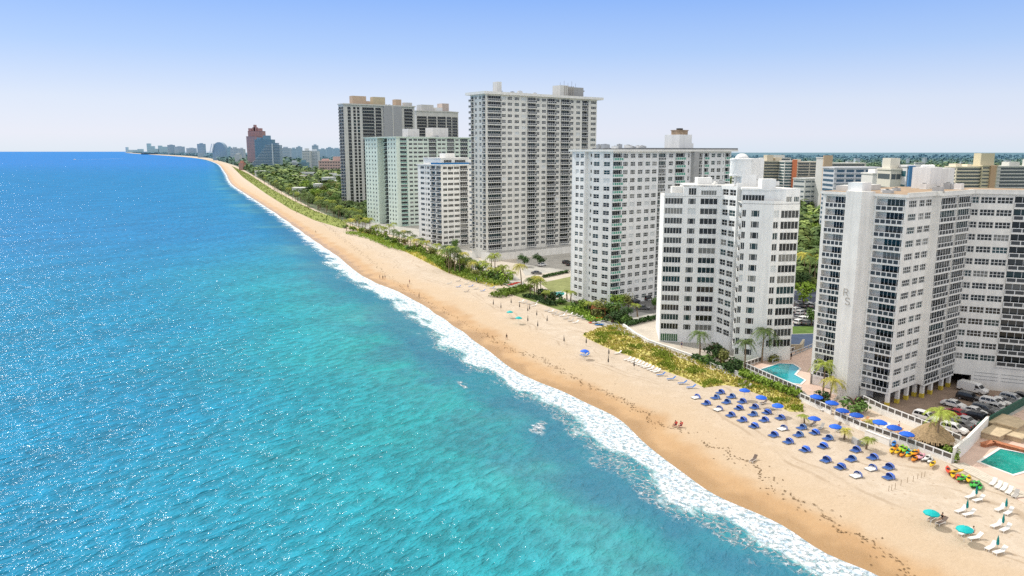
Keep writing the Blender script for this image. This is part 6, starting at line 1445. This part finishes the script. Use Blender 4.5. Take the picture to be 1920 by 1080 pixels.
sky=[(315,328,272,10300,(.22,.30,.36),0.53,'dark slab at the left end of the skyline'),(328,346,275,9500,(.40,.46,.50),0.58,'pale slab beside the dark slab of the skyline'),(350,368,278,8300,(.45,.5,.55),0.58,'low white banded block on the skyline'),(371,385,270,6100,(.2,.3,.36),0.53,'rising blue grey wedge left of the dome'),(427,434,277,4200,(.2,.4,.42),0.53,'thin teal tower right of the dome'),(433,448,278.5,3600,(.5,.5,.48),0.48,'grey block before the teal tower'),(448,458,280,3300,(.55,.53,.5),0.48,'pale block with pointed roof left of the red tower'),(441,450,290,2900,(.6,.58,.52),0.38,'cream block low by the beach before the red tower'),(448,456,306,2100,(.6,.18,.06),0.28,'small orange block at the end of the beach'),
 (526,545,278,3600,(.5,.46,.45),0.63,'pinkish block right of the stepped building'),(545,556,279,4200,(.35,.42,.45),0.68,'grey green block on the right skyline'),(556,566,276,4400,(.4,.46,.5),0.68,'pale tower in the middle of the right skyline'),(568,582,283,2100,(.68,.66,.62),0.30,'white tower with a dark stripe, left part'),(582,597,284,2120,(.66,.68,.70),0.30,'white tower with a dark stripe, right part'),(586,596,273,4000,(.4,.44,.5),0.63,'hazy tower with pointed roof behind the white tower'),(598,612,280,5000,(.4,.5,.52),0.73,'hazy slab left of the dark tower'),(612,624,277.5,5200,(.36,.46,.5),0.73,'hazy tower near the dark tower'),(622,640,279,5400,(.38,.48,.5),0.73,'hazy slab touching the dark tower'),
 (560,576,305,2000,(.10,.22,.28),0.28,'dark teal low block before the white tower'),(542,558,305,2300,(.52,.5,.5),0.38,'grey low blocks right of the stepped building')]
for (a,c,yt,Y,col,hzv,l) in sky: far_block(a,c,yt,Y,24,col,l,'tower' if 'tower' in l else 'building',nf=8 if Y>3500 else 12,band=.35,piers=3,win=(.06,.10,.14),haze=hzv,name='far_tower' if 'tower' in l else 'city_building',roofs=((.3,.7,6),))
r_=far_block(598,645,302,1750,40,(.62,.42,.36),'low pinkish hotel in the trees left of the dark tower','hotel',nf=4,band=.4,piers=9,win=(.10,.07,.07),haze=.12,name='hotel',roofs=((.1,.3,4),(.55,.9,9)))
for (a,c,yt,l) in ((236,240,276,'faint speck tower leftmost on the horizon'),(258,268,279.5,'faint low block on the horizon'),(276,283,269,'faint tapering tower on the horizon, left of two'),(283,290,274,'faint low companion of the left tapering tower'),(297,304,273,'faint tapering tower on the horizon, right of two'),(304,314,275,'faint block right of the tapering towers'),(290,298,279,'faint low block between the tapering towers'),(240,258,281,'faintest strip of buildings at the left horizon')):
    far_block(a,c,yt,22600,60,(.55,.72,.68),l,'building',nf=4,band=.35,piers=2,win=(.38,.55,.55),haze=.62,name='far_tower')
# ships ------------------------------------------------------------
Ys=11800; k_=(Ys*cp)/FPX; root=empty('cargo_ship',((283-960)*k_,Ys,0),0,'long dark ship low on the horizon off the far beach','ship')
L2=18*k_; m=MB(); m.prism([(-L2,-14),(L2*.9,-14),(L2,0),(L2*.9,14),(-L2,14)],-1,14); m.build('hull',mat('hull_dark',(.03,.06,.10),.6,.3),root)
m=MB(); m.box(-L2*.9,-L2*.75,-10,10,14,34); m.build('bridge',mat('hull_grey',(.25,.32,.38),.6,.3),root)
for i in range(4): m=MB(); m.box(-L2*.6+i*L2*.35,-L2*.6+i*L2*.35+L2*.28,-9,9,14,19); m.build('hatch',mat('hatch',(.10,.14,.18),.6,.3),root)
v=at(140,299.5,0); root=empty('motor_boat',v,math.pi,'small white motor boat pulling a long wake far out left','boat')
m=MB(); m.prism([(-8,-2.4),(6,-2.4),(10,0),(6,2.4),(-8,2.4)],0,2.2); m.build('hull',WPL,root); m=MB(); m.box(-3,3,-1.7,1.7,2.2,4.4); m.build('cabin',WPL,root)
e2=at(226,297.5,0); m=MB(); n=14
for i in range(n):
    a=v.lerp(e2,i/n);c=v.lerp(e2,(i+1)/n); s_=18+70*i/n; m.poly([(a.x,a.y-s_,.35),(c.x,c.y-s_-4,.35),(c.x,c.y+s_+4,.35),(a.x,a.y+s_,.35)])
tag(m.build('wake',mat('wake_foam',(.70,.78,.84),.9,.1)),'thin white wake line behind the far motor boat','wake',None,'stuff')
# ================================================================ wooded land
def farleaf(name,col):
    m=bpy.data.materials.new(name); m.use_nodes=True; t=m.node_tree; b=t.nodes['Principled BSDF']; b.inputs['Roughness'].default_value=.85; b.inputs['Specular IOR Level'].default_value=.1
    g=N(t,'ShaderNodeNewGeometry'); sx=N(t,'ShaderNodeSeparateXYZ'); t.links.new(g.outputs['Position'],sx.inputs[0]); nz=noise_(t,g.outputs['Position'],.06,4,.7)
    c=mixc(t,mrange(t,nz,.35,.65),tuple(x*.6 for x in col),tuple(x*1.4 for x in col)); c=mixc(t,mrange(t,sx.outputs[1],900,5500),c,(.13,.25,.33)); t.links.new(c,b.inputs['Base Color']); return m  # far trees turn bluish: distance haze painted into the leaf colour
FL=[farleaf('far_leaf_mid',(.16,.23,.075)),farleaf('far_leaf_dark',(.10,.155,.06)),farleaf('far_leaf_bright',(.25,.32,.10))]
def woods(label,gen,n,seed,q=24):
    r=random.Random(seed); m=MB(); k=0
    while k<n:
        p=gen(r)
        if p is None: continue
        k+=1; x,y,s_=p; mi=r.choice([0,0,1,1,2]); hh=s_*r.uniform(.7,1.15)
        for i in range(q):
            v=Vector((r.gauss(0,1),r.gauss(0,1),r.gauss(0,1))).normalized(); c=Vector((x+v.x*s_*.55,y+v.y*s_*.55,1.5+hh*.6+v.z*hh*.45)); nn=(v+Vector((0,0,.7))).normalized(); u=nn.orthogonal().normalized(); w_=nn.cross(u); a=r.uniform(0,6.28); u,w_=u*math.cos(a)+w_*math.sin(a),w_*math.cos(a)-u*math.sin(a); e=s_*r.uniform(.18,.36); m.poly([c-u*e,c-w_*e*.8,c+u*e,c+w_*e*.8],mi)
    return tag(m.build('woodland',FL),label,'woodland',None,'stuff')
def gen_right(r):
    Y=500*math.exp(r.random()**1.15*math.log(14)); x=r.uniform(.22,.74)*Y
    if x<xl(Y)+140: return None
    if noise.noise(Vector((x*.012,Y*.012,0)))>.32: return None
    return x,Y,(7+Y/500)*r.uniform(.7,1.3)
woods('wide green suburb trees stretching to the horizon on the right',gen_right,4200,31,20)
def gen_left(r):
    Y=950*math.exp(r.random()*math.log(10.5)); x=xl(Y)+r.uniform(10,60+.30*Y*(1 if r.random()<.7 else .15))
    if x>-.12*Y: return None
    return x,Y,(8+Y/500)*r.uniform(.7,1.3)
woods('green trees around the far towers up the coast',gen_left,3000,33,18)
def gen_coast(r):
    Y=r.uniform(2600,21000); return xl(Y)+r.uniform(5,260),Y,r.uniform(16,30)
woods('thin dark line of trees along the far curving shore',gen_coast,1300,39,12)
beltq=[(470,324),(515,350),(565,376),(620,398),(660,414),(690,420),(690,400),(640,372),(560,340),(500,318)]
def gen_belt(r):
    x,y=r.uniform(465,690),r.uniform(318,422)
    if not inside((x,y),beltq): return None
    p=at(x,y); return p.x,p.y,r.uniform(2.5,5)
woods('low scrub filling the ground under the palm belt',gen_belt,420,41,26)
def gen_near(r):
    y=r.uniform(600,1300); x=xl(y)+r.uniform(25,260)
    if not(-.36*y<x<-.17*y) or noise.noise(Vector((x*.02,y*.02,0)))>.4: return None
    return x,y,r.uniform(5,9)
woods('undergrowth and tree tops filling the grove left of the dark tower',gen_near,900,35,30)
def gen_mid(r):
    Y=r.uniform(290,640); x=r.uniform(.36,.44)*Y
    return x,Y,r.uniform(4,8)
woods('mixed shrubs and trees down the gap between the two right blocks',gen_mid,120,37,40)
